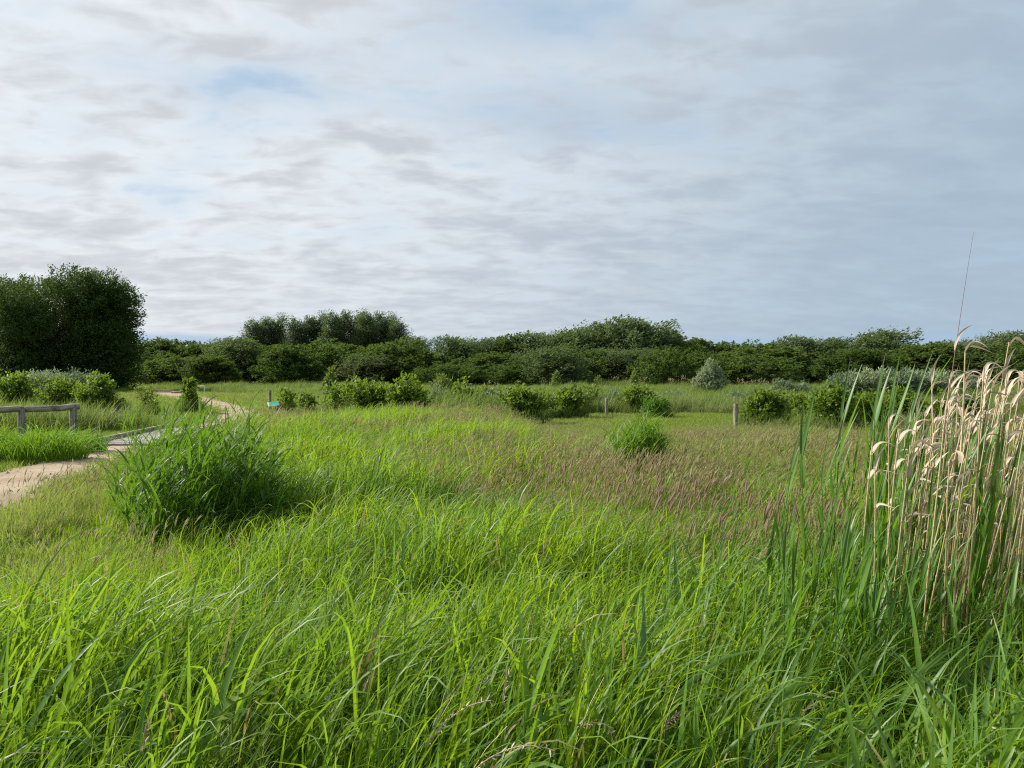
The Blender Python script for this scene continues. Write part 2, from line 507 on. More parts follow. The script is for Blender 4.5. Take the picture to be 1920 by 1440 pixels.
def sand_mat():
    m = bpy.data.materials.new('sandy_path'); m.use_nodes = True
    t = m.node_tree; t.nodes.clear(); q = NG(t)
    co = q.n('ShaderNodeTexCoord').outputs['Object']
    n1 = q.noise(co, 0.9, 6, 0.6)
    n2 = q.noise(co, 9.0, 8, 0.7)
    n3 = q.noise(co, 70.0, 3, 0.7)
    col = q.mix(q.smooth(n1, 0.35, 0.65), c4((0.27, 0.205, 0.135)), c4((0.37, 0.295, 0.205)))
    col = q.mix(q.smooth(n2, 0.52, 0.70), col, c4((0.20, 0.15, 0.10)))
    col = q.mix(q.smooth(n3, 0.62, 0.70, 0, 0.5), col, c4((0.50, 0.42, 0.34)))
    p = q.n('ShaderNodeBsdfPrincipled'); q.put(p.inputs['Base Color'], col)
    p.inputs['Roughness'].default_value = 0.92; p.inputs['Specular IOR Level'].default_value = 0.15
    b = q.n('ShaderNodeBump'); b.inputs['Strength'].default_value = 0.7; b.inputs['Distance'].default_value = 0.03
    q.put(b.inputs['Height'], q.m('ADD', n2, q.m('MULTIPLY', n3, 0.4))); t.links.new(b.outputs[0], p.inputs['Normal'])
    o = q.n('ShaderNodeOutputMaterial'); t.links.new(p.outputs[0], o.inputs[0])
    return m


# ------------------------------------------------------------------ setting: ground and path
PATH = [(-5.6, 3.5, 0.95), (-6.25, 7.0, 0.9), (-7.1, 10.5, 0.80), (-7.85, 14.0, 0.70), (-8.35, 17.0, 0.64), (-8.9, 21.0, 0.62), (-9.6, 26.0, 0.62), (-12.2, 34.0, 0.65), (-16.5, 42.0, 0.9),
        (-21.0, 50.0, 1.2), (-26.5, 60.0, 1.3), (-34.0, 74.0, 1.2)]


def catmull(P, n=8):
    P = np.array(P, float)
    Q = np.vstack([2 * P[0] - P[1], P, 2 * P[-1] - P[-2]])
    outp = []
    for i in range(1, len(Q) - 2):
        for k in range(n):
            u = k / n
            p0, p1, p2, p3 = Q[i - 1], Q[i], Q[i + 1], Q[i + 2]
            outp.append(0.5 * (2 * p1 + (p2 - p0) * u + (2 * p0 - 5 * p1 + 4 * p2 - p3) * u * u + (3 * p1 - p0 - 3 * p2 + p3) * u ** 3))
    outp.append(P[-1])
    return np.array(outp)


PC = catmull(PATH, 10)
PATCH = np.array([(-31.5, 62, 2.2), (-36, 66, 1.6), (-40, 69, 1.0), (-15.0, 49, 0.9)])   # bare sandy patches beside the path


def path_dist(X, Y):
    """signed distance to the edge of the sand (negative on it) and the side (-1 = left of the walking direction)"""
    X = np.asarray(X, float); Y = np.asarray(Y, float)
    best = np.full(X.shape, 1e9); side = np.zeros(X.shape)
    for i in range(len(PC) - 1):
        a, b = PC[i], PC[i + 1]
        ex, ey = b[0] - a[0], b[1] - a[1]
        L2 = ex * ex + ey * ey
        u = np.clip(((X - a[0]) * ex + (Y - a[1]) * ey) / L2, 0, 1)
        w = a[2] + (b[2] - a[2]) * u
        d = np.hypot(X - a[0] - ex * u, Y - a[1] - ey * u) - w
        cr = ex * (Y - a[1]) - ey * (X - a[0])
        upd = d < best
        side = np.where(upd, np.where(cr > 0, -1, 1), side)
        best = np.where(upd, d, best)
    return best, side


acc = Acc()
rs = [0, 2, 5, 10, 20, 40, 80, 160, 400, 1000, 3500]
ng = 48
V = [(0, 40, 0)]
for r in rs[1:]:
    for k in range(ng):
        a = 2 * math.pi * k / ng
        V.append((r * math.cos(a), 40 + r * math.sin(a), 0))
F3 = [(0, 1 + k, 1 + (k + 1) % ng) for k in range(ng)]
F4 = [(1 + i * ng + k, 1 + (i + 1) * ng + k, 1 + (i + 1) * ng + (k + 1) % ng, 1 + i * ng + (k + 1) % ng) for i in range(len(rs) - 2) for k in range(ng)]
acc.add(V, F4); a2 = acc
acc.F.append(np.array(F3)); acc.M.append(np.zeros(len(F3), int))
ground = link('ground', acc.mesh('ground', ground_mat()))
tag(ground, 'flat grassy meadow ground under the tall grass', kind='structure')

rng = np.random.default_rng(5)
acc = Acc()
ncr = 9
ring = []
for i, (x, y, w) in enumerate(PC):
    t = PC[min(i + 1, len(PC) - 1)] - PC[max(i - 1, 0)]
    t = t[:2] / np.hypot(t[0], t[1])
    nrm = np.array([-t[1], t[0]])
    for k in range(ncr):
        u = -1 + 2 * k / (ncr - 1)
        wob = 0.12 * rng.normal() * (abs(u) == 1)
        zz = 0.006 + 0.03 * (1 - u * u) + (0.012 * rng.random() if abs(u) < 1 else -0.004)
        p = np.array([x, y]) + nrm * (u * (w + wob))
        ring.append((p[0], p[1], max(zz, 0.004)))
i = np.arange(len(PC) * ncr).reshape(len(PC), ncr)
acc.add(ring, np.stack([i[:-1, :-1], i[:-1, 1:], i[1:, 1:], i[1:, :-1]], -1).reshape(-1, 4))
for (x, y, r) in PATCH:
    n = 18
    V = [(x, y, 0.02)]
    for k in range(n):
        a = 2 * math.pi * k / n
        rr = r * (0.75 + 0.5 * rng.random())
        V.append((x + rr * 1.5 * math.cos(a), y + rr * math.sin(a), 0.005))
    acc.add(V, [(0, 1 + k, 1 + (k + 1) % n) for k in range(n)])
pth = link('path', acc.mesh('path', sand_mat()))
tag(pth, 'sandy footpath winding away on the left', kind='structure')

# ------------------------------------------------------------------ wooden deck on the path with straight edge beams
bw = empty('boardwalk', (-8.35, 16.6, 0.0), R(7.5))
tag(bw, 'grey plank boardwalk with a raised edge beam where the sandy path crosses the ditch', 'boardwalk')
a = Acc(); boxv(a, (1.34, 0.13, 0.045), (0, 0, 0), bev=0.006, tint=0.5)
pm = a.mesh('plank', M['plank'], False)
rr = random.Random(4)
for k in range(34):
    o = link('plank', pm, bw, (0, 0.07 + k * 0.142, 0.062 + rr.uniform(-.004, .004)), (0, rr.uniform(-.006, .006), rr.uniform(-.01, .01)))
for sx in (-0.70, 0.70):
    a = Acc(); boxv(a, (4.9, 0.10, 0.09), (0, 0, 0), bev=0.012)
    link('edge_beam', a.mesh('edge_beam', M['woodrail'], False), bw, (sx, 2.42, 0.133), (0, 0, R(90)))


# ------------------------------------------------------------------ fences and posts
def post_mesh(h, r, seed, sides=10, square=False):
    rr = random.Random(seed)
    a = Acc()
    n = 6
    pts = [(rr.uniform(-.006, .006), rr.uniform(-.006, .006), h * i / (n - 1) - 0.05 * (i == 0)) for i in range(n)]
    rad = [r * rr.uniform(0.96, 1.04) for _ in range(n)]
    pts.append((0, 0, h + 0.012)); rad.append(r * 0.86)
    if square: tube(a, pts, rad, 4)
    else: tube(a, pts, rad, sides)
    return a.mesh('post', M['wood'], not square)


fence = empty('post_and_rail_fence', (-11.42, 20.0, 0))
tag(fence, 'low weathered log fence with a thick round top rail on the left verge', 'fence')
FP = [(-11.42, 20.0, 0.76), (-12.05, 18.89, 0.74), (-13.3, 16.69, 0.73)]
for k, (x, y, h) in enumerate(FP):
    link('post', post_mesh(h, 0.085, 30 + k), fence, (x + 11.42, y - 20.0, 0))
for k, (A, B) in enumerate((((-11.34, 20.12), (-12.02, 18.94)), ((-12.08, 18.83), (-14.2, 15.1)))):
    rr = random.Random(9 + k)
    n = 9
    pts = []
    for i in range(n):
        u = i / (n - 1)
        pts.append((0, 0, 0))
    L = math.hypot(B[0] - A[0], B[1] - A[1])
    a = Acc()
    pts = [((i / (n - 1)) * L, rr.uniform(-.008, .008), rr.uniform(-.01, .01) - 0.02 * math.sin(math.pi * i / (n - 1))) for i in range(n)]
    tube(a, pts, [0.080 * rr.uniform(.93, 1.06) for _ in range(n)], 12)
    link('rail', a.mesh('rail', M['woodrail']), fence, (A[0] + 11.42, A[1] - 20.0, 0.735), (0, R(0.5), math.atan2(B[1] - A[1], B[0] - A[0])))

for (px, d, h, r, lab) in [
    (506, 32.0, 0.87, 0.055, 'grey wooden post standing beside the green information panel'),
    (1036, 29.6, 0.70, 0.065, 'weathered post in the bushes, left one of the close pair'),
    (1043, 29.9, 0.62, 0.075, 'shorter weathered post in the bushes, right one of the close pair'),
    (1137, 28.6, 0.67, 0.055, 'thin grey post in long grass left of the small round bush'),
    (1380, 21.2, 0.745, 0.062, 'tall grey post at the right edge of the mown lawn'),
]:
    o = link('wooden_post', post_mesh(h, r, int(px)), None, at(px, d))
    tag(o, lab, 'post', 'wooden posts around the mown lawn')

# information panel, tilted like a lectern beside the post
p0 = at(512, 31.2)
sg = empty('information_board', p0, R(24))
tag(sg, 'small tilted information panel with a green picture and white border near a grey post', 'information board')
a = Acc(); boxv(a, (0.42, 0.28, 0.02), (0, 0, 0), bev=0.004)
o = link('panel', a.mesh('panel', M['white'], False), sg, (0, 0, 0.36), (R(34), R(-8), 0))
teal = solid_mat('green_print', (0.05, 0.36, 0.22), (0.10, 0.50, 0.33), 3, 0.4, (1, 1, 1), 0.0)
a = Acc(); boxv(a, (0.36, 0.23, 0.006), (0.015, 0.015, 0.013), bev=0.001)
link('picture', a.mesh('picture', teal, False), o)
for sx in (-0.15, 0.15):
    a = Acc(); tube(a, [(sx, 0.02, 0), (sx, 0.02, 0.36 + sx * 0.2)], [0.022, 0.022], 8)
    link('leg', a.mesh('leg', M['wood']), sg)

# far pale rail and log at the path bend
p0 = at(383, 62)
br = empty('path_barrier', p0, R(-10))
tag(br, 'small pale tube rail with one bent end post beside the far bend of the path', 'rail')
a = Acc(); tube(a, [(0, 0, 0), (0, 0, 0.50), (-0.03, 0, 0.55), (-0.1, 0, 0.58), (-0.62, 0.1, 0.55)], [0.035] * 5, 8)
link('bent_tube', a.mesh('bent_tube', M['white']), br)
a = Acc(); tube(a, [(-0.62, 0.1, 0), (-0.62, 0.1, 0.56)], [0.035] * 2, 8)
link('leg', a.mesh('leg', M['white']), br)
a = Acc(); tube(a, [(-0.6, 0, 0.09), (-0.2, 0.02, 0.12), (0.2, 0, 0.16), (0.6, 0.0, 0.30)], [0.09, 0.1, 0.095, 0.085], 9)
lg = link('fallen_log', a.mesh('fallen_log', M['deadwood']), None, at(336, 60))
tag(lg, 'grey fallen log lying at the left edge of the far path', 'log')


# ------------------------------------------------------------------ trees
def trunk_acc(a, rng, h, r, lobes, limbs=5, lean=0.0):
    n = 6
    pts = [(lean * h * (i / (n - 1)) ** 1.5 + 0.03 * h * rng.normal() * (i > 0) * 0.4, 0.02 * h * rng.normal() * (i > 0), h * 0.72 * i / (n - 1)) for i in range(n)]
    tube(a, pts, [r * (1.25 if i == 0 else 1) * (1 - 0.72 * i / (n - 1)) for i in range(n)], 7)
    L = sorted(lobes, key=lambda q: -q[2])[:limbs]
    for q in L:
        k = int(rng.integers(2, n - 1))
        p = Vector(pts[k]); e = Vector(q[:3])
        m1 = p.lerp(e, 0.5) + Vector((0, 0, -0.06 * h))
        tube(a, [p, m1, e], [r * 0.42, r * 0.26, r * 0.08], 5)


def round_lobes(rng, w, h, n=9, low=0.12):
    """lobes of an uneven domed crown of width w and height h standing on the ground"""
    L = [(0, 0, h * 0.46, w * 0.30, w * 0.30, h * 0.36)]
    for k in range(n):
        a = 2 * math.pi * (k * 0.618 + 0.3 * rng.random())
        f = low + 0.12 + 0.66 * (k + rng.random()) / n
        s = 0.10 + 0.085 * rng.random()
        rad = w * 0.40 * math.sqrt(max(0.04, 1 - (max(f - 0.22, 0) / 0.72) ** 2))
        L.append((rad * math.cos(a), rad * math.sin(a), h * min(f, 0.97 - s), w * s * 1.15, w * s * 1.15, h * s * 0.95))
    L.append((w * rng.normal() * 0.06, 0, h * 0.85, w * 0.15, w * 0.15, h * 0.13))
    L.append((w * rng.normal() * 0.12, 0, h * 0.74, w * 0.2, w * 0.2, h * 0.14))
    return L


def make_tree(seed, lobes, h, r, mat, n_spray, per, spray, leaf, lw, wind=(0.45, 0, 0.15), shell=0.45, name='tree', limbs=5, zmin=0.2, up=0.35, spread=0.3, lean=0.02):
    rng = np.random.default_rng(seed)
    t = empty(name)
    a = Acc(); trunk_acc(a, rng, h, r, lobes, limbs, lean)
    link('trunk', a.mesh('trunk', M['bark']), t)
    a = Acc(); foliage(a, rng, lobes, n_spray, per, spray, leaf, lw, wind, shell, zmin, 0, up, spread)
    link('crown', a.mesh('crown', mat), t)
    return t


# unit trees (6 m tall, 5 m wide) that the wood's trees are copied from
protos = {'round': [], 'wind': [], 'bushy': [], 'poplar': []}
for k in range(4):
    rg = np.random.default_rng(100 + k)
    protos['round'].append(lambda k=k, rg=rg: make_tree(100 + k, round_lobes(rg, 5.2, 6.0, 17), 6.0, 0.16, M['tree'], 560, 34, 0.62, 0.21, 0.13, (0.25, 0, 0.05), 0.55, 'broadleaf_tree'))
for k in range(3):
    rg = np.random.default_rng(120 + k)
    protos['wind'].append(lambda k=k, rg=rg: make_tree(120 + k, round_lobes(rg, 5.0, 5.8, 17, 0.1), 6.0, 0.16, M['treepale'], 520, 36, 1.05, 0.22, 0.10, (0.85, 0, 0.45), 0.5, 'willow_tree', up=0.55))
for k in range(3):
    rg = np.random.default_rng(140 + k)
    protos['bushy'].append(lambda k=k, rg=rg: make_tree(140 + k, round_lobes(rg, 6.2, 5.8, 19, -0.05), 6.0, 0.13, M['tree'], 600, 32, 0.62, 0.21, 0.13, (0.3, 0, 0.05), 0.55, 'scrub_tree', zmin=0.1))
for k in range(3):
    rg = np.random.default_rng(160 + k)
    L = []
    for i in range(15):
        z = 3.0 + 7.7 * (i + 0.6 * rg.random()) / 14
        prof = max(0.25, math.sin(math.pi * min(0.93, max(0.05, (z - 2.6) / 8.6)) ** 1.25))
        wdt = (0.60 + 0.50 * rg.random()) * (0.35 + 0.65 * prof)
        L.append((rg.normal() * 0.75 * prof + 0.06 * z, rg.normal() * 0.6 * prof, z, wdt, wdt, 0.55 + 0.3 * rg.random()))
    protos['poplar'].append(lambda k=k, L=L: make_tree(160 + k, L, 11.5, 0.17, M['poplar'], 400, 30, 1.45, 0.20, 0.12, (0.8, 0, 0.7), 0.3, 'poplar_tree', limbs=7, zmin=2.2, up=0.6, lean=0.05))

made = {}


def grow(kind, i):
    key = (kind, i)
    if key not in made:
        made[key] = protos[kind][i]()
        return made[key]
    return copy_tree(made[key])


def place_tree(kind, i, px, top, wpx, d, label, group, h0=6.0, w0=5.0, rz=0.0, cat='tree'):
    o = grow(kind, i % len(protos[kind]))
    o.location = at(px, d)
    h = z_at(top, d)
    o.scale = (wpx / FPX * d / w0, wpx / FPX * d / w0, h / h0)
    o.rotation_euler = (0, 0, rz)
    tag(o, label, cat, group)
    return o


rt = random.Random(77)
FRONT = [  # px, top row, width px, distance, kind, where
    (262, 668, 70, 96, 'bushy', 'dark scrubby tree at the wood edge touching the right side of the big dark tree'),
    (305, 676, 62, 92, 'round', 'low round tree at the wood edge above the bare sandy patch'),
    (352, 672, 66, 93, 'bushy', 'bushy tree at the wood edge right behind the leafy sapling by the path'),
    (398, 684, 52, 90, 'round', 'small round tree at the wood edge just right of the pale tube rail'),
    (440, 668, 78, 94, 'wind', 'paler tree at the wood edge below the left end of the tall poplars'),
    (493, 676, 58, 92, 'bushy', 'bushy tree at the wood edge above the grey post with the green panel'),
    (545, 680, 66, 91, 'round', 'round tree at the wood edge left of the yellow-green sapling'),
    (600, 668, 84, 92, 'bushy', 'wide light-topped tree at the wood edge behind the yellow-green sapling'),
    (652, 690, 46, 89, 'round', 'small dark tree at the wood edge just right of the yellow-green sapling'),
    (688, 668, 74, 93, 'wind', 'pale domed tree at the wood edge above the large dark bush'),
    (745, 660, 82, 94, 'bushy', 'tall domed scrub tree at the wood edge below the right end of the poplars'),
    (800, 672, 68, 92, 'round', 'round tree at the wood edge above the bright leafy bush'),
    (850, 682, 60, 90, 'bushy', 'low scrubby tree at the wood edge above the pale upright shrub'),
    (893, 700, 44, 86, 'bushy', 'very low bright scrub tree at the foot of the wood near its middle'),
    (935, 672, 72, 92, 'round', 'round tree at the wood edge left of the first wind-bent yellow sapling'),
    (985, 680, 62, 90, 'bushy', 'bushy low tree at the wood edge above the dense bush with yellow tips'),
    (1030, 668, 74, 92, 'wind', 'pale wind-swept tree at the wood edge behind the first yellow sapling'),
    (1085, 672, 66, 91, 'bushy', 'scrubby tree at the wood edge in front of the tall willow, left side'),
    (1140, 664, 80, 93, 'wind', 'grey-green willow scrub at the wood edge in front of the tall willow, middle'),
    (1195, 668, 70, 92, 'wind', 'grey-green willow scrub at the wood edge behind the second yellow sapling'),
    (1245, 676, 62, 91, 'bushy', 'dark bushy tree at the wood edge between second yellow sapling and silver willow'),
    (1290, 672, 66, 94, 'round', 'dark round tree at the wood edge just left of the silver willow'),
    (1345, 664, 80, 96, 'round', 'dark round tree at the wood edge directly behind the silver willow'),
    (1400, 672, 70, 94, 'bushy', 'dark bushy tree at the wood edge just right of the silver willow'),
    (1450, 666, 78, 93, 'round', 'round tree at the wood edge above the post by the mown lawn'),
    (1500, 676, 64, 91, 'wind', 'paler tree at the wood edge above the small dark-crowned sapling'),
    (1552, 668, 78, 93, 'bushy', 'bushy tree at the wood edge left of the grey sallow thicket'),
    (1610, 672, 72, 94, 'round', 'round tree at the wood edge above the left end of the sallow thicket'),
    (1665, 676, 70, 93, 'bushy', 'scrubby tree at the wood edge above the middle of the sallow thicket'),
    (1725, 670, 78, 94, 'round', 'round tree at the wood edge above the right end of the sallow thicket'),
    (1785, 668, 74, 94, 'wind', 'pale tree at the wood edge behind the tall bare reed spike'),
    (1840, 664, 76, 93, 'bushy', 'bushy tree at the wood edge behind the thickest dry reeds'),
    (1900, 662, 84, 92, 'round', 'round tree at the wood edge behind the rightmost dry reeds'),
    (1965, 660, 84, 92, 'bushy', 'bushy tree at the far right end of the wood edge'),
]
for k, (px, top, w, d, kind, lab) in enumerate(FRONT):
    place_tree(kind, k, px + rt.uniform(-6, 6), top - 4 + rt.choice((-24, -16, -8, -2, 5)) + (4 if px > 1230 else 0) + rt.uniform(-4, 4), w * rt.uniform(1.4, 2.1), d + rt.uniform(-7, 8), lab, 'trees along the edge of the wood', rz=rt.uniform(-.6, .6), w0=5.4)
BACK = [
    (285, 642, 60, 112, 'round', 'dark tree of the upper wood next to the big dark tree'),
    (330, 645, 64, 114, 'round', 'dark flat-topped tree of the upper wood above the leafy sapling'),
    (378, 650, 60, 112, 'round', 'rounded tree of the upper wood above the pale tube rail'),
    (418, 643, 50, 110, 'wind', 'feathery tree of the upper wood just left of the poplars'),
    (470, 654, 62, 110, 'round', 'dark tree of the upper wood under the two leftmost poplars'),
    (525, 654, 66, 108, 'round', 'dark tree of the upper wood under the left middle of the poplars'),
    (585, 656, 66, 108, 'bushy', 'dark tree of the upper wood under the middle of the poplars'),
    (640, 652, 68, 110, 'round', 'dark tree of the upper wood under the tallest poplar'),
    (700, 654, 66, 108, 'round', 'dark tree of the upper wood under the right part of the poplars'),
    (775, 640, 50, 116, 'wind', 'small feathery tree just right of the poplar row'),
    (815, 655, 54, 110, 'bushy', 'tree of the upper wood in the dip right of the poplars'),
    (850, 640, 62, 110, 'wind', 'pointed wind-swept tree rising above the dip right of the poplars'),
    (905, 642, 66, 112, 'wind', 'feathery tree of the upper wood above the low bright scrub'),
    (955, 636, 64, 112, 'round', 'dark tree of the upper wood left of the first yellow sapling'),
    (1005, 633, 66, 112, 'wind', 'feathery tree of the upper wood above the dense bush with yellow tips'),
    (1055, 627, 66, 110, 'wind', 'wind-swept tree of the upper wood left of the tall willow'),
    (1105, 614, 84, 108, 'wind', 'tall grey-green willow, left of the pair that tops the middle of the wood'),
    (1185, 607, 100, 106, 'wind', 'tallest wind-swept willow in the middle of the wood'),
    (1252, 628, 62, 110, 'round', 'dark shoulder tree right of the tallest willow'),
    (1300, 642, 62, 112, 'round', 'dark tree of the upper wood left of the silver willow'),
    (1350, 649, 66, 114, 'round', 'low dark tree of the upper wood above the silver willow'),
    (1402, 645, 64, 112, 'bushy', 'dark tree of the upper wood right of the silver willow'),
    (1452, 648, 60, 112, 'round', 'dark tree of the upper wood above the post by the lawn'),
    (1500, 640, 68, 110, 'wind', 'feathery tree of the upper wood left of the high rounded tree on the right'),
    (1555, 642, 64, 110, 'wind', 'pale feathery tree touching the high rounded tree on the right'),
    (1635, 627, 98, 106, 'wind', 'high rounded grey-green tree above the sallow thicket'),
    (1705, 652, 60, 110, 'round', 'dark tree in the dip right of the high rounded tree'),
    (1745, 655, 56, 110, 'bushy', 'low dark tree of the upper wood left of the tall reed spike'),
    (1800, 645, 70, 106, 'wind', 'open pale tree with dead twigs behind the tall reed spike'),
    (1845, 652, 56, 106, 'wind', 'pale tree of the upper wood in the gap right of the reed spike'),
    (1888, 630, 76, 104, 'wind', 'tall light green tree behind the right-hand dry reed plumes'),
    (1950, 634, 84, 104, 'wind', 'tall tree at the right end of the upper wood'),
]
for k, (px, top, w, d, kind, lab) in enumerate(BACK):
    place_tree(kind, k + 1, px, top - 4, w * rt.uniform(1.35, 1.8), d, lab, 'taller trees of the upper wood', rz=rt.uniform(-.5, .5), w0=5.2)
POP = [(466, 607, 'leftmost poplar of the tall row'), (489, 604, 'second poplar from the left with sky showing round its trunk'), (515, 603, 'slim poplar left of the first gap in the row'),
       (543, 606, 'poplar just right of the first gap in the row'), (568, 604, 'poplar left of the small sky hole in the row'), (592, 600, 'poplar above the yellow-green sapling'),
       (615, 599, 'poplar just left of the tallest one'), (637, 592, 'tallest poplar in the row'), (662, 600, 'poplar right of the notch beside the tallest one'),
       (678, 596, 'poplar forming the second peak of the row'), (699, 597, 'poplar right of the second peak'), (720, 604, 'second poplar from the right end'), (737, 612, 'rightmost poplar of the tall row')]
for k, (px, top, lab) in enumerate(POP):
    place_tree('poplar', k, px, top + rt.uniform(-3, 3), 44, 126 + (k % 3) * 2, lab, 'row of tall poplars above the wood', h0=11.3, w0=3.6, rz=rt.uniform(-.5, .5))

# dense inside of the wood behind the trees one can tell apart: one mass
rng = np.random.default_rng(300)
acc = Acc()
L = []
for k in range(70):
    px = 230 + 1800 * k / 69
    d = 118 + 10 * rng.random()
    h = z_at(668, d) * (0.85 + 0.2 * rng.random())
    L.append((at(px, d).x, d, h * 0.48, 2.6, 2.6, h * 0.5))
foliage(acc, rng, L, 4200, 14, 1.1, 0.42, 0.30, (0.2, 0, 0.1), 0.3, 0.1)
o = link('wood', acc.mesh('wood', M['tree']))
tag(o, 'dark mass of undergrowth and crowns deep inside the wood', 'wood', kind='stuff')

# the big dark trees on the left
def big_tree(px, top, wpx, d, seed, mat, label, n, low=0.05, name='broadleaf_tree'):
    rg = np.random.default_rng(seed)
    h = z_at(top, d); w = wpx / FPX * d
    L = [(0, 0, h * 0.5, w * 0.33, w * 0.33, h * 0.38), (0, 0, h * 0.22, w * 0.42, w * 0.36, h * 0.2)]
    for k in range(34):
        a = 2 * math.pi * rg.random()
        z = h * (0.06 + 0.84 * (k + rg.random()) / 34)
        rad = w * 0.40 * math.sqrt(max(0.12, 1 - ((z / h - 0.40) / 0.54) ** 2))
        s = 0.07 + 0.075 * rg.random()
        L.append((rad * math.cos(a), rad * math.sin(a), min(z, h * (0.97 - s)), w * s * 1.2, w * s * 1.2, h * s))
    t = make_tree(seed, L, h, 0.32, mat, int(n * 1.25), 40, 1.1, 0.17, 0.10, (0.55, 0, 0.16), 0.66, name, limbs=9, zmin=low, up=0.3, spread=0.26)
    t.location = at(px, d)
    tag(t, label, 'tree', 'big dark trees at the left')
    return t


big_tree(100, 510, 236, 70, 501, M['bigtree'], 'largest dark broadleaf tree with its crown reaching the ground at the left', 2600)
big_tree(184, 522, 136, 71, 502, M['bigtree'], 'dark tree with wind-bent twigs fused to the right side of the largest tree', 1400)
big_tree(16, 524, 190, 73, 503, M['bigtree'], 'dark tree with open crown cut by the left edge of the picture', 1700)


# ------------------------------------------------------------------ bushes, saplings
BUSHES = []


def make_bush(name, px, base_y, top, wpx, mat, label, seed, group=None, leaf=0.10, lw=0.055, n=150, per=24, spray=0.36, wind=(0.25, 0, 0.1), cat='bush', d=None, lobes=None, shell=0.35, up=0.55, dep=0.8, sp=0.26):
    d = d or EYE * FPX / (base_y - HOR)
    h = z_at(top, d); w = wpx / FPX * d
    rg = np.random.default_rng(seed)
    if d < 45 and mat is M['bush']:
        n = int(n * 0.72); per = int(per * 0.85); leaf *= 1.15; lw *= 1.2; w *= 0.88; h *= 0.93
    if lobes is None:
        L = [(w * rg.normal() * 0.08, 0, h * 0.48, w * 0.20, w * 0.20, h * 0.26)]
        for k in range(11):
            a = 2 * math.pi * (k + rg.random()) / 8
            z = h * (0.16 + 0.66 * rg.random() ** 0.8)
            s = 0.07 + 0.09 * rg.random()
            L.append((w * (0.16 + 0.26 * rg.random()) * math.cos(a), w * 0.30 * dep * math.sin(a), z, w * s * 1.2, w * s, h * s * 1.3))
        for k in range(7):
            a = 2 * math.pi * rg.random(); q_ = 0.34 * w * math.sqrt(rg.random())
            L.append((q_ * math.cos(a), q_ * 0.8 * math.sin(a), h * (0.70 + 0.24 * rg.random()), w * 0.045, w * 0.045, h * 0.11))
    else:
        L = [(q[0] * w, q[1] * w, q[2] * h, q[3] * w, q[3] * w, q[4] * h) for q in lobes]
    BUSHES.append((at(px, d).x, d, w, h))
    t = empty(name, at(px, d))
    a = Acc()
    for k in range(6):
        q = L[int(rg.integers(0, len(L)))]
        e = Vector((q[0], q[1], q[2] + q[5] * 0.7))
        b = Vector((rg.normal() * 0.06, rg.normal() * 0.06, 0))
        tube(a, [b, b.lerp(e, 0.5) + Vector((rg.normal() * .04, rg.normal() * .04, 0)), e], [0.018, 0.012, 0.005], 5)
    link('stem', a.mesh('stem', M['bark']), t)
    a = Acc(); foliage(a, rg, L, n, per, spray, leaf, lw, wind, shell, 0.05, 0, up, sp)
    link('foliage', a.mesh('foliage', mat), t)
    tag(t, label, cat, group)
    return t


G1 = 'leafy bushes across the middle of the meadow'
B = M['bush']
make_bush('leafy_bush', 18, 772, 700, 78, B, 'bright leafy bush cut by the left edge behind the log fence', 601, G1, n=300)
make_bush('leafy_bush', 108, 774, 716, 88, B, 'lighter loose half of the bush pair behind the log fence', 602, G1, n=260)
make_bush('leafy_bush', 178, 778, 710, 84, B, 'denser dark-leaved half of the bush pair behind the end of the log fence', 603, G1, n=330)
make_bush('silver_bush', 62, 752, 708, 84, M['silver'], 'silvery grey bush below the largest dark tree', 604, None, leaf=0.14, lw=0.04, n=260, spray=0.5, up=0.9)
make_bush('silver_bush', 140, 748, 704, 70, M['sallow'], 'grey-green upright bush rising behind the pair of leafy bushes', 605, None, leaf=0.14, lw=0.04, n=180, spray=0.5, up=0.9)
make_bush('leafy_bush', 538, 772, 730, 28, B, 'small open bush just right of the green panel', 606, G1, n=60, per=16)
make_bush('leafy_bush', 574, 778, 744, 30, B, 'low upright bush between the green panel and the dark bush', 607, G1, n=60, per=16)
make_bush('leafy_bush', 624, 784, 732, 46, B, 'loose bush with pale lower leaves left of the large dark bush', 608, G1, n=110, per=18)
make_bush('leafy_bush', 686, 786, 721, 98, B, 'large dark dense bush in the middle left of the row', 609, G1, n=330)
make_bush('leafy_bush', 762, 790, 721, 84, B, 'bright broad bush right beside the large dark bush', 610, G1, n=300)
make_bush('leafy_bush', 828, 758, 710, 44, M['yellow'], 'pale yellow-green upright shrub behind the row of bushes', 611, None, n=110, per=18, up=0.8)
make_bush('leafy_bush', 868, 782, 727, 52, B, 'dark bush with gleaming leaves right of the bright broad bush', 612, G1, n=190)
make_bush('leafy_bush', 912, 776, 736, 46, M['yellow'], 'hazy low bush between the gleaming bush and the dense bush', 613, None, n=110, per=18)
make_bush('leafy_bush', 982, 796, 734, 68, B, 'dense bush left of the close pair of posts', 614, G1, n=260)
make_bush('leafy_bush', 1064, 784, 736, 50, B, 'bright bush just right of the close pair of posts', 615, G1, n=170)
make_bush('leafy_bush', 1103, 770, 734, 46, B, 'thin-leaved bush left of the thin grey post', 616, G1, n=110, per=18)
make_bush('leafy_bush', 1192, 776, 734, 58, B, 'small round dark bush at the back corner of the lawn', 617, G1, n=220)
make_bush('leafy_bush', 1228, 784, 762, 36, M['tussock'], 'low dark hump of leaves at the corner of the lawn', 618, None, n=110, per=18, up=0.7, leaf=0.16, lw=0.03)
